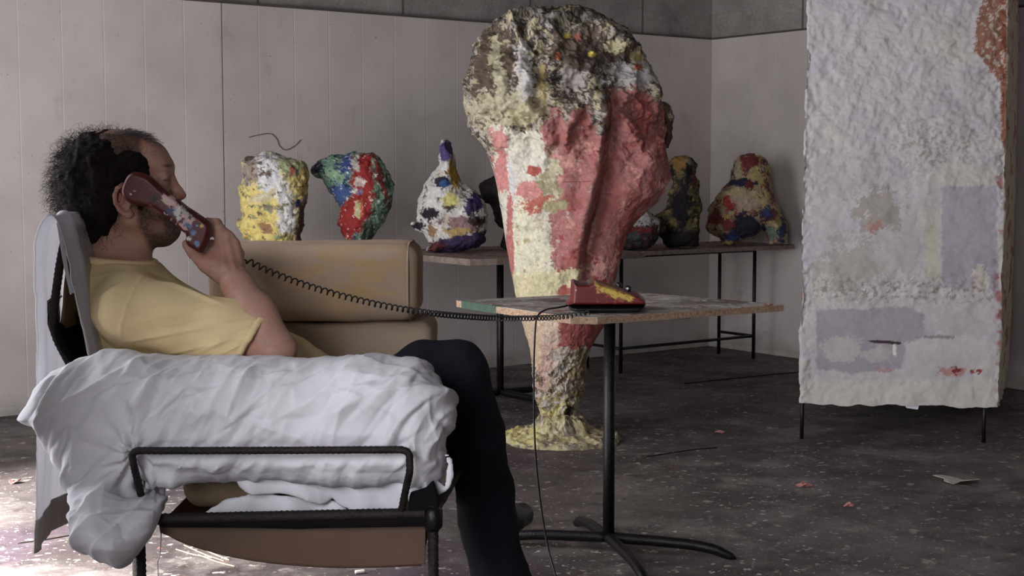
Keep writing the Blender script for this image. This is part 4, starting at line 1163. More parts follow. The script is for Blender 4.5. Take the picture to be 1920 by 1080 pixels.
# ---------------------------------------------------------------- white sheets
def sheet():
    outline = [(170,664),(200,657),(235,656),(285,661),(330,668),(400,668),(440,663),(465,664),(540,668),(660,668),(740,667),(782,668),(806,684),(828,708),(845,735),(852,768),(846,808),(838,850),(839,872),(832,900),(818,916),(800,922),(784,912),(770,922),
               (752,905),(700,913),(640,915),(585,908),(530,900),(470,899),(400,901),(330,899),(275,893),(284,920,2.70),(300,945,2.63),(299,975,2.62),(292,1002,2.62),(268,1034,2.62),(242,1060,2.62),(212,1047,2.62),(175,1019,2.62),(152,990,2.62),(128,950,2.63),(112,905,2.68),(100,870,2.74),(88,840),(78,812),(52,797),(34,782),(40,766),(58,742),(66,722),(78,702),(112,682),(140,668)]
    d = 2.76
    def rel(X, Z):
        # the hanging corner on the left swings towards the viewer side, the lower rim tucks back
        return (lambda s: s * s * (3 - 2 * s))(np.clip((0.60 - Z) / 0.13, 0, 1)) * np.clip((-0.59 - X) / 0.05, 0, 1) * (-0.135) - np.clip((0.60 - Z) / 0.2, 0, 1) * 0.02
    box = (P(40, 0, 2.62)[0], P(850, 0, 2.62)[0], 0.40, 1.0)
    def dsp(v, n):
        px, py = proj(v)
        t = crease_field(v, 190, 0.0110, 21, (box[0], box[1], 0.45, 0.98), ang=(0.5, 1.25), wid=(0.003, 0.007), ln=(0.06, 0.22))
        t += crease_field(v, 90, 0.008, 22, (box[0], box[1], 0.45, 0.98), ang=(-0.5, 0.5), wid=(0.004, 0.010), ln=(0.03, 0.12))
        t += crease_field(v, 220, 0.0045, 23, (box[0], box[1], 0.42, 1.0), ang=(0.0, 3.1), wid=(0.002, 0.006), ln=(0.02, 0.08))
        t += fbm(v, 5, 2, 4) * 0.008
        # pinch above the rod's rear end, radiating folds
        cx, cy = 250, 850
        rr = np.hypot(px - cx, py - cy); th = np.arctan2(py - cy, px - cx)
        t += np.exp(-rr / 110) * np.sin(th * 9 + fbm(v, 6, 2, 9) * 5) * 0.009
        # squeezed in along the arm rod
        inrod = (px > 240) & (px < 775)
        t -= inrod * np.exp(-((py - 848) / 16) ** 2) * 0.014
        t *= 0.35 + 0.65 * np.clip((py - 662) / 45, 0, 1)
        t *= 1 - 0.6 * np.clip((py - 868) / 20, 0, 1) * (px > 290)
        t -= 0.0065 + 0.006 * np.clip((px - 800) / 40, 0, 1)
        return np.clip(t, -0.03, 0.03)
    o = inflate('white_sheet', outline, d, 0.125, 0.085, 0.0036, M['whitecloth'], None, dsp, None, edge=0.006, seed=4, smooth=1, relief=rel, ymar=0.19)
    me = o.data; 
    tag(o, 'crumpled white sheet draped over the near arm of the armchair', 'sheet')
    return o
sh = sheet()
def thin_cloth(name, poly, d, mat, parent, seed, amp=0.006, th=0.006, n=30):
    o = inflate(name, poly, d, th, 0.02, 0.003, mat, parent, lambda v, nn: crease_field(v, n, amp * 0.6, seed, (v[:, 0].min(), v[:, 0].max(), v[:, 2].min(), v[:, 2].max() + 0.1), ang=(0.5, 2.6), ln=(0.03, 0.1)),
                None, edge=0.004, seed=seed, smooth=1, relief=lambda X, Z: (np.sin(X * 60 + seed + np.sin(Z * 22) * 1.2) * 0.010 + np.sin(X * 23 + Z * 18) * 0.012))
    return o
thin_cloth('loose_hem', [(440,890),(560,893),(640,905),(756,895),(750,957),(700,961),(686,962),(672,977),(664,974),(655,958),(635,950),(620,936),(600,946),(560,930),(480,924),(456,912)], 2.73, M['whitecloth'], sh, 5)
thin_cloth('loose_hem', [(372,969),(410,950),(445,934),(520,925),(600,935),(640,950),(640,968),(500,972)], 2.755, M['whitecloth'], sh, 7)
thin_cloth('loose_hem', [(766,925),(775,900),(812,905),(834,915),(840,895),(842,872),(836,850),(848,876),(846,900),(836,918),(800,932),(768,938)], 2.70, M['whitecloth'], sh, 6)
thin_cloth('loose_hem', [(262,898),(299,905),(300,950),(280,958),(268,930)], 2.74, M['whitecloth'], sh, 9)
# cloth thrown over the back of the chair
def bend(V, ys, m):
    k = np.linspace(0, 1, m)[:, None]
    V[..., 1] += 0.0
    V[..., 0] -= 0.012 * np.sin(ys[None] * 9 + k * 5) * np.clip(k * 2 - 0.4, 0, 1)
    return V
prof = [(172,680),(155,611),(139,537),(124,469),(115,432),(108,412),(99,404),(88,412),(76,432),(69,458),(65,510),(65,580),(63,690),(60,800),(57,900),(54,985),(53,1036)]
cl = ext_panel('back_throw', prof, 2.84, 3.36, 0.0025, M['thincloth'], None, 0.016, 12, 70, dfun=bend)
tag(cl, 'frayed white cloth thrown over the back of the armchair, hanging to seat height behind', 'cloth')
for th_ in ([(108,418),(112,440),(118,480),(126,520),(133,552)], [(112,425),(120,470),(131,530),(137,548),(141,536)]):
    tube('frayed_strip', smooth_path([P(x, y, 2.85) for x, y in th_], 6), 0.0022, M['thincloth'], cl, 6)
M['hem'] = simple('greyish_beige_hem', (200, 192, 182), 0.9, 0.1, 30, 0.2)
hp = np.array([P(x, y, 2.84)[[0, 2]] for x, y in ((55.5,975),(54.5,1000),(53.0,1037))]); hp = smooth_path(hp, 6)
hem = ext_panel('throw_hem', hp, 2.838, 3.362, 0.0045, M['hem'], cl, 0.016, 12, 70, dfun=lambda V, ys, m: (V.__setitem__((Ellipsis, 0), V[..., 0] - 0.012 * np.sin(ys[None] * 9 + 4.9)), V)[1])

# ================================================================ THE MAN
HD = 3.05
M_PX = HD / FPX
man = empty('person', (P(560, 780, 3.08)[0], 3.08, 0.55), 'balding bearded man in yellow t-shirt and dark trousers, reclining and telephoning', 'person')
def torso_prims(F_, g=0.0, k=0.03):
    # ribcage, belly, shoulders, base of the neck; g grows everything (for the shirt)
    F_.cone(P(240,562,3.06), P(330,660,3.07), .092 + g, .118 + g, k, 1.45)
    F_.cone(P(330,660,3.07), P(480,722,3.08), .118 + g, .112 + g, k, 1.35)
    F_.cone(P(268,640,3.07), P(300,700,3.07), .088 + g, .09 + g, k, 1.45)
    F_.cone(P(480,722,3.08), P(560,760,3.08), .112 + g, .10 + g, k, 1.35)
    for s_ in (-1, 1):
        F_.cone(P(222,532,3.06 + s_ * 0.03), P(243,578,3.06 + s_ * 0.155), .048 + g, .058 + g, k)
    F_.ell(P(222,522,3.06), (.070 + g, .10 + g, .045 + g), k)
def body():
    lo = P(60, 470, 2.70); 
    F_ = Field((-1.00, 2.68, 0.42), (-0.30, 3.38, 1.30), 0.0030)
    C_ = F_.cone; E_ = F_.ell
    torso_prims(F_)
    C_(P(480,740,3.08), P(560,775,3.08), .10, .11, 0.03, 1.3)
    # neck
    C_(P(212,410,HD), P(210,520,3.06), .058, .062, 0.02, 1.0)
    C_(P(262,430,HD), P(236,500,HD + .005), .036, .050, 0.02)
    # skull
    E_(P(214,323,HD), (.098, .076, .092), 0.015)
    E_(P(262,303,HD), (.050, .058, .052), 0.015)
    E_(P(262,362,HD), (.060, .054, .070), 0.02)
    # forehead and brow
    C_(P(306,314,HD - .030), P(312,314,HD), .013, .012, 0.022); C_(P(306,314,HD + .030), P(312,314,HD), .013, .012, 0.022)
    E_(P(292,300,HD), (.026, .050, .034), 0.02)
    E_(P(304,350,HD), (.020, .030, .036), 0.015)
    C_(P(308,320,HD - .012), P(309,346,HD - .012), .011, .013, 0.012); C_(P(308,320,HD + .012), P(309,346,HD + .012), .011, .013, 0.012)
    C_(P(312,322,HD), P(320,350,HD), .010, .013, 0.010)
    # nose
    C_(P(319,331,HD), P(334,358,HD), .0075, .0095, 0.008)
    C_(P(334,358,HD), P(341,366,HD), .0100, .0095, 0.006)
    for s_ in (-1, 1):
        E_(P(331,369,HD + s_ * .0125), (.0095, .0065, .0075), 0.006)
        # cheeks, eyes, lids
        E_(P(292,366,HD + s_ * .040), (.030, .022, .026), 0.015)
        E_(P(306,336,HD + s_ * .031), (.0118, .013, .0115), 0.008)
        C_(P(311,329,HD + s_ * .040), P(316,328,HD + s_ * .022), .0045, .0045, 0.004)
        C_(P(310,342,HD + s_ * .038), P(315,342,HD + s_ * .024), .0035, .0035, 0.004)
    E_(P(331,374,HD), (.010, .005, .006), 0.004)
    # muzzle, lips, jaw and chin
    E_(P(298,392,HD), (.036, .034, .034), 0.015)
    C_(P(329,390,HD - .016), P(334,389,HD), .0065, .0075, 0.006); C_(P(329,390,HD + .016), P(334,389,HD), .0065, .0075, 0.006)
    C_(P(326,402,HD - .014), P(331,402,HD), .0065, .0080, 0.006); C_(P(326,402,HD + .014), P(331,402,HD), .0065, .0080, 0.006)
    E_(P(317,430,HD), (.025, .024, .024), 0.015)
    for s_ in (-1, 1):
        C_(P(308,436,HD + s_ * .012), P(246,408,HD + s_ * .048), .019, .020, 0.02)
        C_(P(246,408,HD + s_ * .048), P(238,372,HD + s_ * .058), .020, .016, 0.02)
    C_(P(300,440,HD), P(258,432,HD), .024, .034, 0.02, 1.2)
    # ears
    for s_ in (-1, 1):
        y = HD + s_ * .080
        pe = [(246,356),(240,348),(230,347),(220,353),(215,366),(217,381),(224,393),(232,401),(241,405),(247,402)]
        yy = [.074, .080, .086, .091, .092, .090, .087, .083, .080, .076]
        for a, b, ya, yb in zip(pe[:-1], pe[1:], yy[:-1], yy[1:]):
            C_(P(*a, HD + s_ * ya), P(*b, HD + s_ * yb), .0052, .0052, 0.003)
        C_(P(240,402,HD + s_ * .081), P(243,398,HD + s_ * .079), .0078, .0070, 0.004)
        E_(P(233,374,HD + s_ * .078), (.016, .006, .026), 0.004)
        E_(P(240,374,HD + s_ * .087), (.008, .007, .010), 0.003, sub=True)
        C_(P(232,362,HD + s_ * .086), P(228,382,HD + s_ * .086), .0035, .0035, 0.003)
    # right arm (near)
    sh_, el, wr = P(243,578,2.905), P(512,656,2.85), P(430,505,2.945)
    C_(sh_, P(380,620,2.875), .050, .048, 0.02); C_(P(380,620,2.875), el, .048, .043, 0.02)
    C_(el, P(478,590,2.87), .044, .043, 0.015); C_(P(478,590,2.87), P(445,535,2.91), .043, .032, 0.015); C_(P(445,535,2.91), wr, .032, .0285, 0.012)
    C_(P(535,650,2.85), P(535,655,2.85), .014, .014, 0.02)
    # left arm (far), forearm resting in the lap
    s2, e2, w2 = P(243,578,3.215), P(470,690,3.26), P(640,740,3.16)
    C_(s2, e2, .054, .042, 0.02); C_(e2, w2, .040, .026, 0.012)
    for k2 in range(4):
        a = P(645 + k2 * 2, 740 + k2 * 4, 3.17 - k2 * .018); b = P(690, 752 + k2 * 2, 3.16 - k2 * .018); c = P(712, 772, 3.155 - k2 * .018)
        C_(w2, a, .022, .014, 0.01); C_(a, b, .0105, .0095, 0.003); C_(b, c, .0095, .008, 0.003)
    # hand holding the mouthpiece
    kn = [P(411,432,2.972), P(427,445,2.968), P(440,459,2.968), P(448,476,2.972)]
    for k2, q_ in enumerate(kn):
        w_ = P(428 + k2 * 3, 502, 2.95)
        C_(w_, q_, .021, .0140 - k2 * .0006, 0.010)
    C_(P(418,500,2.955), P(398,462,2.985), .021, .015, 0.012)
    fing = [[(411,432,2.972), (406,419,2.990), (389,417,3.006), (372,425,2.996)],
            [(427,445,2.968), (416,433,3.000), (394,437,3.014), (378,444,3.000)],
            [(440,459,2.968), (428,452,3.004), (406,456,3.016), (388,461,3.002)],
            [(448,476,2.972), (438,472,3.000), (418,475,3.010), (402,478,3.000)]]
    for k2, ff in enumerate(fing):
        r0 = [.0118, .0112, .0106, .0096][k2]
        pts = [P(*x) for x in ff]
        C_(pts[0], pts[1], r0 + .0015, r0 * .98, 0.006); C_(pts[1], pts[2], r0 * .98, r0 * .86, 0.002); C_(pts[2], pts[3], r0 * .86, r0 * .76, 0.002)
    th = [P(418,512,2.945), P(386,496,2.955), P(361,474,2.966), P(349,458,2.972)]
    C_(th[0], th[1], .024, .0165, 0.012); C_(th[1], th[2], .0165, .0120, 0.004); C_(th[2], th[3], .0120, .0098, 0.003)
    C_(P(392,476,2.975), P(405,498,2.955), .012, .020, 0.012)
    def dsp(v, n):
        px, py = proj(v)
        t = fbm(v, 20, 3, 3) * 0.0015 + fbm(v, 90, 2, 5) * 0.0006
        # tendons on the back of the hand
        h = ((px > 400) & (px < 462) & (py > 440) & (py < 505))
        t += h * 0.0009 * np.sin((px - py * 0.25) / 2.6)
        return t
    def pn(v, n):
        p = Painter(v, n, (188, 134, 112), 21)
        p.patches(22, 0.12, (196, 128, 108), 0.2); p.patches(30, 0.16, (176, 122, 100), 0.2)
        head = (p.py < 480) & (p.px < 352)
        # beard and moustache
        bd = [(268,372),(283,392),(300,396),(318,386),(336,383),(345,392),(348,440),(338,455),(310,470),(290,476),(276,462),(258,425),(256,400),(262,372)]
        m = np.clip(poly_sd(p.px, p.py, bd) / 9 + 0.3, 0, 1) * head * np.clip(0.85 + fbm(v, 220, 3, 2) * 0.8, 0, 1)
        p.put(m * 0.86, (50, 36, 34))
        mm = np.clip(poly_sd(p.px, p.py, [(300,395),(345,395),(352,445),(310,470),(285,470),(276,440)]) / 10, 0, 1) * head
        p.put(mm * 0.5, (40, 28, 28))
        # cheek inside the beard is barer
        p.blob(296, 424, 16, 16, (140, 92, 80), 0.5, 40, 0.6)
        # lips
        p.put(np.exp(-(((p.px - 334) / 7) ** 2 + ((p.py - 395.5) / 6) ** 2)) * head * (np.abs(v[:, 1] - HD) < 0.022), (150, 84, 80))
        # brow and lashes
        p.put(np.exp(-(((p.px - 315) / 11) ** 2 + ((p.py - 311) / 3.2) ** 2)) * head * (np.abs(v[:, 1] - HD) > 0.012), (56, 38, 34))
        p.put(np.exp(-(((p.px - 311) / 9) ** 2 + ((p.py - 338) / 1.6) ** 2)) * head, (60, 36, 32))
        # scalp under the hair
        sc = np.clip((268 - p.px + (p.py - 300) * 0.0) / 8, 0, 1) * (p.py < 380) * (p.px < 275) * np.clip((p.py - 246) / 8, 0, 1) * (p.py < 350)
        p.put(sc * 0.7, (60, 42, 40))
        p.blob(344, 366, 9, 9, (196, 110, 96), 0.3, 40, 0.6)
        for ex, ey in ((225, 375),): p.blob(ex, ey, 14, 34, (196, 112, 100), 0.3, 40, 0.6)
        return p.c
    return F_.mesh('body', M['skin'], man, dsp, pn, 0.0, 1)
body()

def shirt():
    F_ = Field((-0.98, 2.74, 0.50), (-0.24, 3.38, 1.02), 0.0034)
    torso_prims(F_, 0.010, 0.035)
    F_.cone(P(500,700,3.05), P(570,716,3.06), .085, .075, 0.03, 1.5)
    F_.cone(P(560,690,3.12), P(600,706,3.12), .045, .038, 0.02, 1.2)
    # neck opening
    F_.plane_cut(P(222, 486, HD), P(225.5, 446, HD) - P(222, 486, HD))
    F2 = Field((-0.98, 2.74, 0.50), (-0.24, 3.38, 1.02), 0.0034)
    F2.cone(P(240,580,2.90), P(420,626,2.862), .072, .070, 0.02)
    F2.cone(P(420,626,2.862), P(530,660,2.85), .070, .060, 0.02)
    a, b = P(492, 606, 2.85), P(457, 668, 2.85)
    e = b - a; F2.plane_cut((a + b) / 2, (-e[2], 0, e[0]) if -e[2] > 0 else (e[2], 0, -e[0]))
    F3 = Field((-0.98, 2.74, 0.50), (-0.24, 3.38, 1.02), 0.0034)
    F3.cone(P(243,580,3.215), P(400,650,3.25), .064, .058, 0.02); F3.plane_cut(P(395, 648, 3.25), (1, 0, -0.4))
    for G_ in (F2, F3):
        h = np.clip(0.5 + 0.5 * (G_.f - F_.f) / 0.018, 0, 1)
        F_.f = G_.f * (1 - h) + F_.f * h - 0.018 * h * (1 - h)
    def dsp(v, n):
        px, py = proj(v)
        t = fbm(v, 7, 3, 6) * 0.006
        # folds fanning from the armpit along the sleeve
        def fold(p0, p1, w, A_):
            a_ = np.array(p0, float); e_ = np.array(p1, float) - a_
            tt = np.clip(((px - a_[0]) * e_[0] + (py - a_[1]) * e_[1]) / (e_ @ e_), 0, 1)
            dd = np.hypot(px - a_[0] - tt * e_[0], py - a_[1] - tt * e_[1])
            return A_ * 1.25 * np.exp(-np.abs(dd / (w * 0.62)) ** 1.5) * np.sin(math.pi * np.clip(tt * 0.9 + 0.05, 0, 1)) * (n[:, 1] < 0.2)
        t += fold((235,640),(470,600), 6, .006) + fold((250,622),(440,585), 9, -.004) + fold((300,668),(480,625), 6, .004) + fold((360,668),(470,612), 5, .005) + fold((230,610),(400,575), 5, .003)
        t += fold((262,510),(420,570), 5, .005) + fold((280,508),(440,565), 5, -.004) + fold((170,520),(260,505), 8, .004) + fold((180,560),(250,520), 9, .003) + fold((405,668),(478,632), 4, .004)
        t += fold((540,625),(600,660), 5, .006) + fold((530,640),(580,668), 5, -.004)
        # armhole seam
        pts = [(268,516),(252,540),(238,575),(228,610),(224,650),(226,668)]
        for p0, p1 in zip(pts[:-1], pts[1:]):
            a_ = np.array(p0, float); e_ = np.array(p1, float) - a_
            tt = np.clip(((px - a_[0]) * e_[0] + (py - a_[1]) * e_[1]) / (e_ @ e_), 0, 1)
            dd = np.hypot(px - a_[0] - tt * e_[0], py - a_[1] - tt * e_[1])
            t = np.maximum(t, t * 0 + (0.0045 * np.exp(-(dd / 3.0) ** 2) + t * (1 - np.exp(-(dd / 3.0) ** 2))) * (n[:, 1] < 0)) if False else t + 0.0016 * np.exp(-(dd / 3.0) ** 2) * (n[:, 1] < 0)
        # double stitched cuff
        dc = (px - 492) * (668 - 606) - (py - 606) * (457 - 492); dc = -dc / math.hypot(35, 62)
        cuff = (px > 380) & (px < 500) & (py > 590) & (n[:, 1] < 0.5)
        t += cuff * (0.0022 * (np.abs(dc) < 13)) - cuff * 0.002 * np.exp(-((np.abs(dc) - 14) / 2.0) ** 2)
        return t
    o = F_.mesh('t_shirt', M['tshirt'], man, dsp, None, 0.0, 2)
    # ribbed collar
    c = P(222, 486, HD); a = np.linspace(0, 2 * math.pi, 64)
    ring = np.stack([c[0] + 0.076 * np.cos(a), c[1] + 0.086 * np.sin(a), c[2] - 0.088 * 0.074 * np.cos(a) / 0.074 * 0.09 - 0.003], 1)
    tube('collar', ring + np.array([0, 0, 0.001]), 0.0085, M['tshirt'], o, 8)
    return o
shirt()

def trousers():
    F_ = Field((-0.62, 2.85, 0.00), (0.14, 3.52, 0.88), 0.005)
    C_ = F_.cone
    C_(P(500,768,3.08), P(600,790,3.08), .115, .12, 0.03, 1.35)
    # right leg crossed over: thigh, knee, shin
    C_(P(580,790,3.0), P(850,697,3.03), .092, .064, 0.03)
    C_(P(800,690,3.03), P(852,690,3.03), .058, .058, 0.02)
    C_(P(858,700,3.03), P(900,820,3.10), .064, .055, 0.02)
    C_(P(900,820,3.10), P(925,945,3.24), .055, .050, 0.02)
    # left leg, foot on the floor
    C_(P(580,800,3.17), P(880,775,3.23), .095, .066, 0.03)
    k0 = P(884, 780, 3.23); an = np.array([P(985, 1080, 3.2)[0] - 0.02, 3.17, 0.09])
    mid_ = (k0 + an) / 2 + np.array([-0.012, 0, 0])
    C_(k0, mid_, .066, .064, 0.02); C_(mid_, an, .064, .066, 0.02)
    F_.plane_cut((0, 0, 0.06), (0, 0, -1))
    def dsp(v, n):
        return fbm(v, 8, 3, 3) * 0.010 + crease_field(v, 60, 0.006, 31, (-0.4, 0.1, 0.1, 0.9), ang=(-0.4, 0.9), wid=(0.006, 0.014), ln=(0.04, 0.12))
    return F_.mesh('trousers', M['trousers'], man, dsp, None, 0.0, 2)
trousers()
def shoe(a, b, up, name='shoe'):
    lo = np.minimum(a, b) - 0.09; hi = np.maximum(a, b) + 0.09
    F_ = Field(lo, hi, 0.003)
    a = np.array(a); b = np.array(b); up = np.array(up)
    m = a * 0.45 + b * 0.55
    F_.cone(a, m, .036, .038, 0.01); F_.cone(m, b, .038, .032, 0.01)
    F_.cone(a + up * 0.01, a + up * 0.045 + (b - a) * 0.08, .034, .036, 0.01)
    F_.cone(a * 0.7 + b * 0.3 + up * .028, a * 0.4 + b * 0.6 + up * 0.01, .032, .028, 0.012)
    F_.plane_cut(a - up * 0.030, -up)
    return F_.mesh(name, M['shoe'], man, None, None, 0.0, 2)
shoe(P(925,985,3.26), P(976,966,3.42), (0.05, 0.0, 1))
an = np.array([P(985, 1080, 3.2)[0] - 0.02, 3.17, 0.0])
shoe(an + [-0.03, 0.01, 0.032], an + [0.20, -0.04, 0.030], (0, 0, 1))

# ---------------------------------------------------------------- hair
def hair():
    F_ = Field((-1.04, 2.88, 0.92), (-0.72, 3.22, 1.30), 0.0028)
    E_ = F_.ell
    E_(P(194,326,HD), (.097, .090, .093), 0.02)
    E_(P(160,352,HD), (.062, .080, .078), 0.02)
    E_(P(188,408,HD), (.056, .066, .076), 0.02)
    E_(P(206,420,HD), (.044, .060, .050), 0.02)
    E_(P(176,440,HD), (.034, .056, .044), 0.02)
    for s_ in (-1, 1):
        E_(P(246,318,HD + s_ * .050), (.040, .030, .040), 0.015)
        E_(P(262,356,HD + s_ * .058), (.012, .014, .042), 0.008)
        E_(P(192,372,HD + s_ * .060), (.034, .030, .060), 0.02)
    # leave the bare crown and the ears free
    for s_ in (-1, 1):
        E_(P(234,378,HD + s_ * .098), (.022, .022, .034), 0.006, sub=True)
    def dsp(v, n):
        return (1 - np.abs(fbm(v, 18, 2, 4)) * 4) * 0.003 + fbm(v, 50, 2, 3) * 0.006 - 0.002
    o = F_.mesh('hair', M['hairm'], man, dsp, None, 0.0, 1)
    me = o.data; co = np.zeros(len(me.vertices) * 3); me.vertices.foreach_get('co', co); co = co.reshape(-1, 3) + np.array(o.location) + np.array(man.location)
    no = np.zeros(len(me.vertices) * 3); me.vertex_normals.foreach_get('vector', no); no = no.reshape(-1, 3)
    rs = np.random.RandomState(5)
    px, py = proj(co)
    idx = rs.choice(len(co), 7000, replace=False)
    VV, FF, b = [], [], 0
    for i in idx:
        if (px[i] > 268 and py[i] > 300) or py[i] > 446: continue
        L = rs.uniform(0.014, 0.036) * (1.1 if px[i] < 150 else 0.9)
        if py[i] < 262: L *= 0.85
        dirn = no[i] * rs.uniform(-0.1, 0.45) + np.array([-0.55, 0, -0.45 if py[i] > 320 else 0.15]) * rs.uniform(0.2, 1.0) + rs.randn(3) * 0.35
        dirn /= np.linalg.norm(dirn); side = np.cross(dirn, rs.randn(3)); side /= np.linalg.norm(side); s2 = np.cross(dirn, side)
        t = np.linspace(0, 1, 7)[:, None]; ph = rs.uniform(0, 6.28); cur = rs.uniform(0.005, 0.013); w = rs.uniform(2, 5)
        pth = co[i] - no[i] * 0.004 + dirn * t * L + side * cur * (np.sin(t * w + ph) - math.sin(ph)) * 1.2 + s2 * cur * (np.cos(t * w + ph) - math.cos(ph)) - np.array([0, 0, 1]) * t ** 2 * L * 0.25
        V, F = tube_arrays(pth, np.linspace(0.00036, 0.00014, 7), 3, b); VV.append(V); FF += F; b += len(V)
    mesh_obj('hair_strands', np.vstack(VV), FF, M['hairm'], o)
    # thin greying curls over the forehead
    VV, FF, b = [], [], 0
    for k in range(460):
        x = rs.uniform(188, 284); y0 = np.interp(x, [188, 240, 270, 290], [250, 243, 252, 272]); lat = rs.uniform(-0.045, 0.045)
        a = P(x, y0 + abs(lat) * 150, HD + lat)
        L = rs.uniform(0.014, 0.032)
        dirn = np.array([rs.uniform(-0.2, 0.9), rs.uniform(-.3, .3), rs.uniform(0.25, 0.8)]); dirn /= np.linalg.norm(dirn)
        side = np.array([0.75, rs.uniform(-.3, .3), -0.9])
        t = np.linspace(0, 1, 8)[:, None]
        pth = a - np.array([0, 0, .003]) + dirn * t * L * 0.8 + side * t ** 2 * L * rs.uniform(0.3, 0.8) + rs.randn(3) * 0.001
        V, F = tube_arrays(pth, np.linspace(0.0005, 0.0002, 8), 3, b); VV.append(V); FF += F; b += len(V)
    g = mesh_obj('forelock', np.vstack(VV), FF, simple('greying_brown_hair', (84, 72, 72), 0.5, 0.2, 50, 0), o)
    g['label'] = 'thin greying curls over the forehead'
hair()

# ---------------------------------------------------------------- telephone handset in his hand
M['gloss2'] = paint_mat('scuffed_dark_red_plastic', 0.42, 0.12, 0.001, 200, 0.15, 0.35)
def handset():
    def pt(p):
        p.blob(322, 382, 20, 11, (206, 160, 156), 0.9, 60, rot=0.85); p.blob(333, 396, 12, 10, (196, 190, 186), 1.0, 60, rot=0.8)
        p.blob(352, 410, 9, 12, (206, 150, 144), 0.9, 60, rot=-0.7) ; p.blob(316, 395, 8, 4, (40, 50, 110), 0.8, 60); p.blob(308, 374, 5, 4, (190, 180, 120), 1.0, 80)
        p.blob(347, 398, 14, 5, (150, 156, 150), 0.9, 60, rot=0.8); p.blob(352, 420, 8, 6, (84, 120, 170), 0.9, 60, rot=1.0); p.blob(344, 426, 8, 5, (200, 150, 146), 0.8, 60, rot=0.8)
        p.blob(293, 373, 6, 7, (24, 20, 30), 0.6, 60); p.blob(356, 407, 5, 6, (26, 34, 44), 0.7, 60)
        p.blob(362, 436, 5, 6, (90, 120, 170), 0.9, 60); p.blob(354, 448, 4, 4, (200, 196, 196), 0.8, 80); p.blob(368, 454, 5, 6, (90, 130, 180), 0.9, 60)
        p.blob(378, 424, 3.2, 3.2, (216, 170, 50), 0.3, 60); p.blob(369, 423, 2, 2, (150, 160, 190), 0.3, 60)
        p.blob(252, 358, 4, 1.2, (190, 160, 110), 0.4, 60, rot=-0.2); p.blob(245, 364, 2, 2, (220, 190, 180), 0.3, 60)
        p.patches(90, 0.24, (206, 200, 190), 0.05, mask=np.exp(-(((p.px - 330) / 40) ** 2 + ((p.py - 400) / 34) ** 2)))
        p.patches(90, 0.26, (50, 80, 140), 0.05, mask=np.exp(-(((p.px - 340) / 40) ** 2 + ((p.py - 412) / 34) ** 2)))
        return p.c
    o = inflate('telephone_handset', [(240,330),(249,323),(262,323),(281,330),(294,341),(309,355),(331,370),(350,386),(367,397),(384,409),(396,420),(397,434),(393,448),(387,462),(377,474),(366,468),(354,461),(349,450),(350,440),(338,430),(318,411),(300,397),(284,388),(262,386),(246,382),(234,371),(230,357),(234,342)],
                2.936, 0.022, 0.009, 0.0018, M['gloss2'], None, None, lambda v, n: pt(Painter(v, n, (96, 20, 20), 9)), seed=2, smooth=1)
    # ear and mouth cups on its inner side
    for (x, y, dd) in ((258, 352, 0.030), (372, 438, 0.026)):
        c = P(x, y, 2.936 + dd * 0.7)
        bm = bmesh.new(); bmesh.ops.create_cone(bm, cap_ends=True, segments=28, radius1=0.024, radius2=0.019, depth=0.02, matrix=Matrix.Translation(c) @ Matrix.Rotation(-math.pi / 2, 4, 'X'))
        x_ = bm_to('cup', bm, M['blackplastic'], o, True)
    tag(o, 'dark red paint spotted telephone handset held to the man\'s ear', 'telephone handset')
    return o
handset()

# ================================================================ LITTER ON THE FLOOR AND THE WALL
def floor_line(name, pts_px, r, mat, label, cat, z=None):
    pts = smooth_path([G(x, y, r) for x, y in pts_px], 8)
    return tag(tube(name, pts, r, mat, None, 6), label, cat)
floor_line('wire', [(1213,856),(1260,849),(1300,843),(1345,839)], 0.0022, M['steel'], 'short dark wire lying on the floor to the right of the round foot', 'wire')
floor_line('floor_crack_line', [(1283,719),(1340,713),(1400,707),(1460,701),(1520,696)], 0.003, M['steel'], 'long thin dark strip standing in for a crack line in the floor in front of the corner table', 'strip')  # thin dark rod added to draw a crack line in the floor
tw = simple('dry_straw', (190, 170, 130), 0.8, 0.2, 40, 0.2); dk = simple('dark_twig', (70, 56, 50), 0.8, 0.2, 40, 0.2)
floor_line('twig', [(33,1018),(80,1012),(139,1002)], 0.0025, dk, 'thin dark twig on the bright floor left of the hanging sheet', 'twig')
rs = np.random.RandomState(3)
for k, (x0, y0, x1, y1) in enumerate([(330,1030,398,1046),(345,1022,420,1052),(360,1018,430,1050),(372,1040,440,1062)]):
    o = floor_line('straw', [(x0, y0), ((x0 + x1) / 2, (y0 + y1) / 2 + 2), (x1, y1)], 0.0018, tw, ['short pale straw nearest the rear leg under the armchair', 'second pale straw from the top under the armchair', 'uppermost long pale straw under the armchair', 'lowest pale straw reaching furthest right under the armchair'][k], 'straw'); o['group'] = 'straws under the armchair'
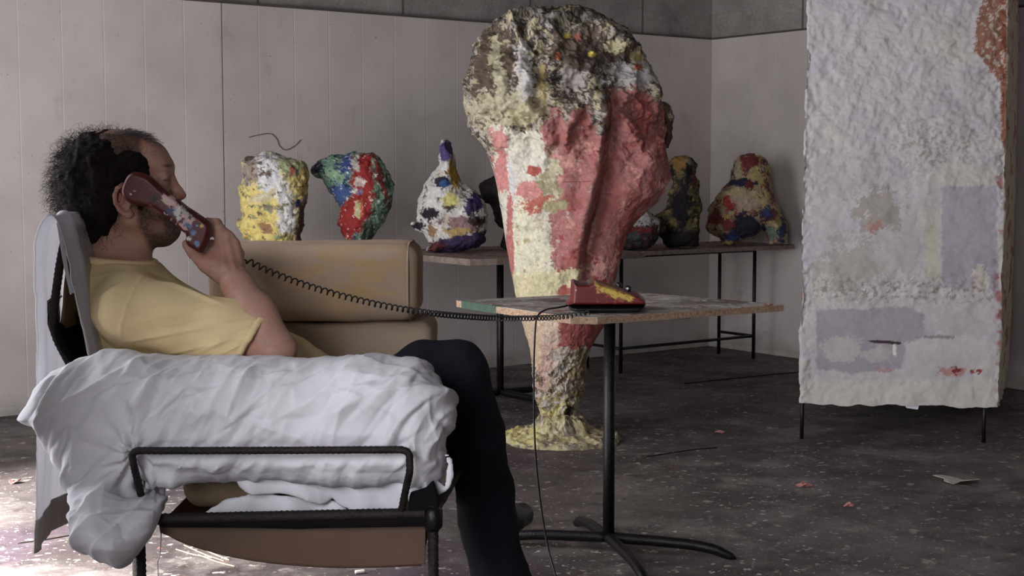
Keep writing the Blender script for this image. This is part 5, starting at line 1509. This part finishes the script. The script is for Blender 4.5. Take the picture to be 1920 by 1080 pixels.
def flake(name, px, py, sx, sy, mat, label, cat, seed, curl=0.012):
    c = G(px, py); n = 16
    rs = np.random.RandomState(seed); a = np.linspace(0, 2 * math.pi, 26, endpoint=False); r = 1 + 0.5 * np.interp(a, np.linspace(0, 6.3, 14), rs.uniform(-1, 1, 14))
    V = [(0, 0, 0.004)]; 
    for q_ in (0.5, 1.0):
        for k in range(26):
            x, y = sx * r[k] * q_ * math.cos(a[k]), sy * r[k] * q_ * math.sin(a[k])
            V.append((x, y, 0.003 + curl * q_ * (0.5 + 0.5 * math.sin(a[k] * 2 + seed)) ))
    F = [(0, 1 + k, 1 + (k + 1) % 26) for k in range(26)] + [(1 + k, 27 + k, 27 + (k + 1) % 26, 1 + (k + 1) % 26) for k in range(26)]
    o = mesh_obj(name, np.array(V) + c, F, mat, None, False, None, c)
    s_ = o.modifiers.new('Solidify', 'SOLIDIFY'); s_.thickness = 0.002; s_.offset = 0
    return tag(o, label, cat)
pk = simple('pink_paint_flake', (190, 118, 112), 0.8, 0.2, 60, 0.4); gy = simple('greyish_plaster_flake', (186, 174, 160), 0.9, 0.2, 50, 0.5); wh = simple('off_white_chip', (214, 208, 198), 0.8, 0.1, 40, 0.3)
flake('plaster_flake', 1795, 905, 0.075, 0.045, gy, 'curled grey and pink plaster flake on the floor below the tall block', 'flake', 3, 0.016)
flake('paint_flake', 1508, 914, 0.022, 0.016, pk, 'pink paint flake on the floor, near the tall block', 'flake', 4, 0.016)
flake('paint_flake', 1592, 951, 0.015, 0.012, pk, 'reddish paint flake in the middle of the floor, below the tall block', 'flake', 5)
flake('paint_flake', 1348, 812, 0.018, 0.02, pk, 'flat pinkish flake on the floor between round foot and tall block', 'flake', 6, 0.006)
flake('paint_flake', 26, 906, 0.018, 0.02, pk, 'small pink flake on the floor at the far left', 'flake', 8)
o = floor_line('chalk_stub', [(666,1073),(675,1072),(683,1071)], 0.006, wh, 'small white stub on the floor under the armchair', 'stub')
# loose thread stuck on the wall
wp = []
for x, y in [(467,257),(490,252),(508,251),(520,262),(523,272),(535,281),(552,274),(564,262)]:
    a = (x - 960) / FPX; b = (540 - y) / FPX; r = _F + b * _U + np.array([a, 0, 0])
    # meet the plane v = 0.026 of the back wall
    nx, ny = VX, VY; k = (0.0275 - ((0 - CX) * nx + (0 - CY) * ny)) / (r[0] * nx + r[1] * ny)
    wp.append(np.array([0, 0, CAMZ]) + r * k)
tag(tube('thread', smooth_path(wp, 8), 0.0016, dk, None, 5), 'thin dark squiggle of thread on the white wall above the yellow sculpture', 'thread')
# string dangling under the armchair
tag(tube('string', smooth_path([P(297,980,2.70), P(302,1000,2.69), P(300,1040,2.69), P(297,1080,2.70), (P(296,0,2.7)[0], 2.71, 0.15), (P(290,0,2.7)[0], 2.73, 0.004)], 8), 0.0012, M['whitecloth'], None, 6), 'thin pale string dangling beside the rear leg of the armchair', 'string')
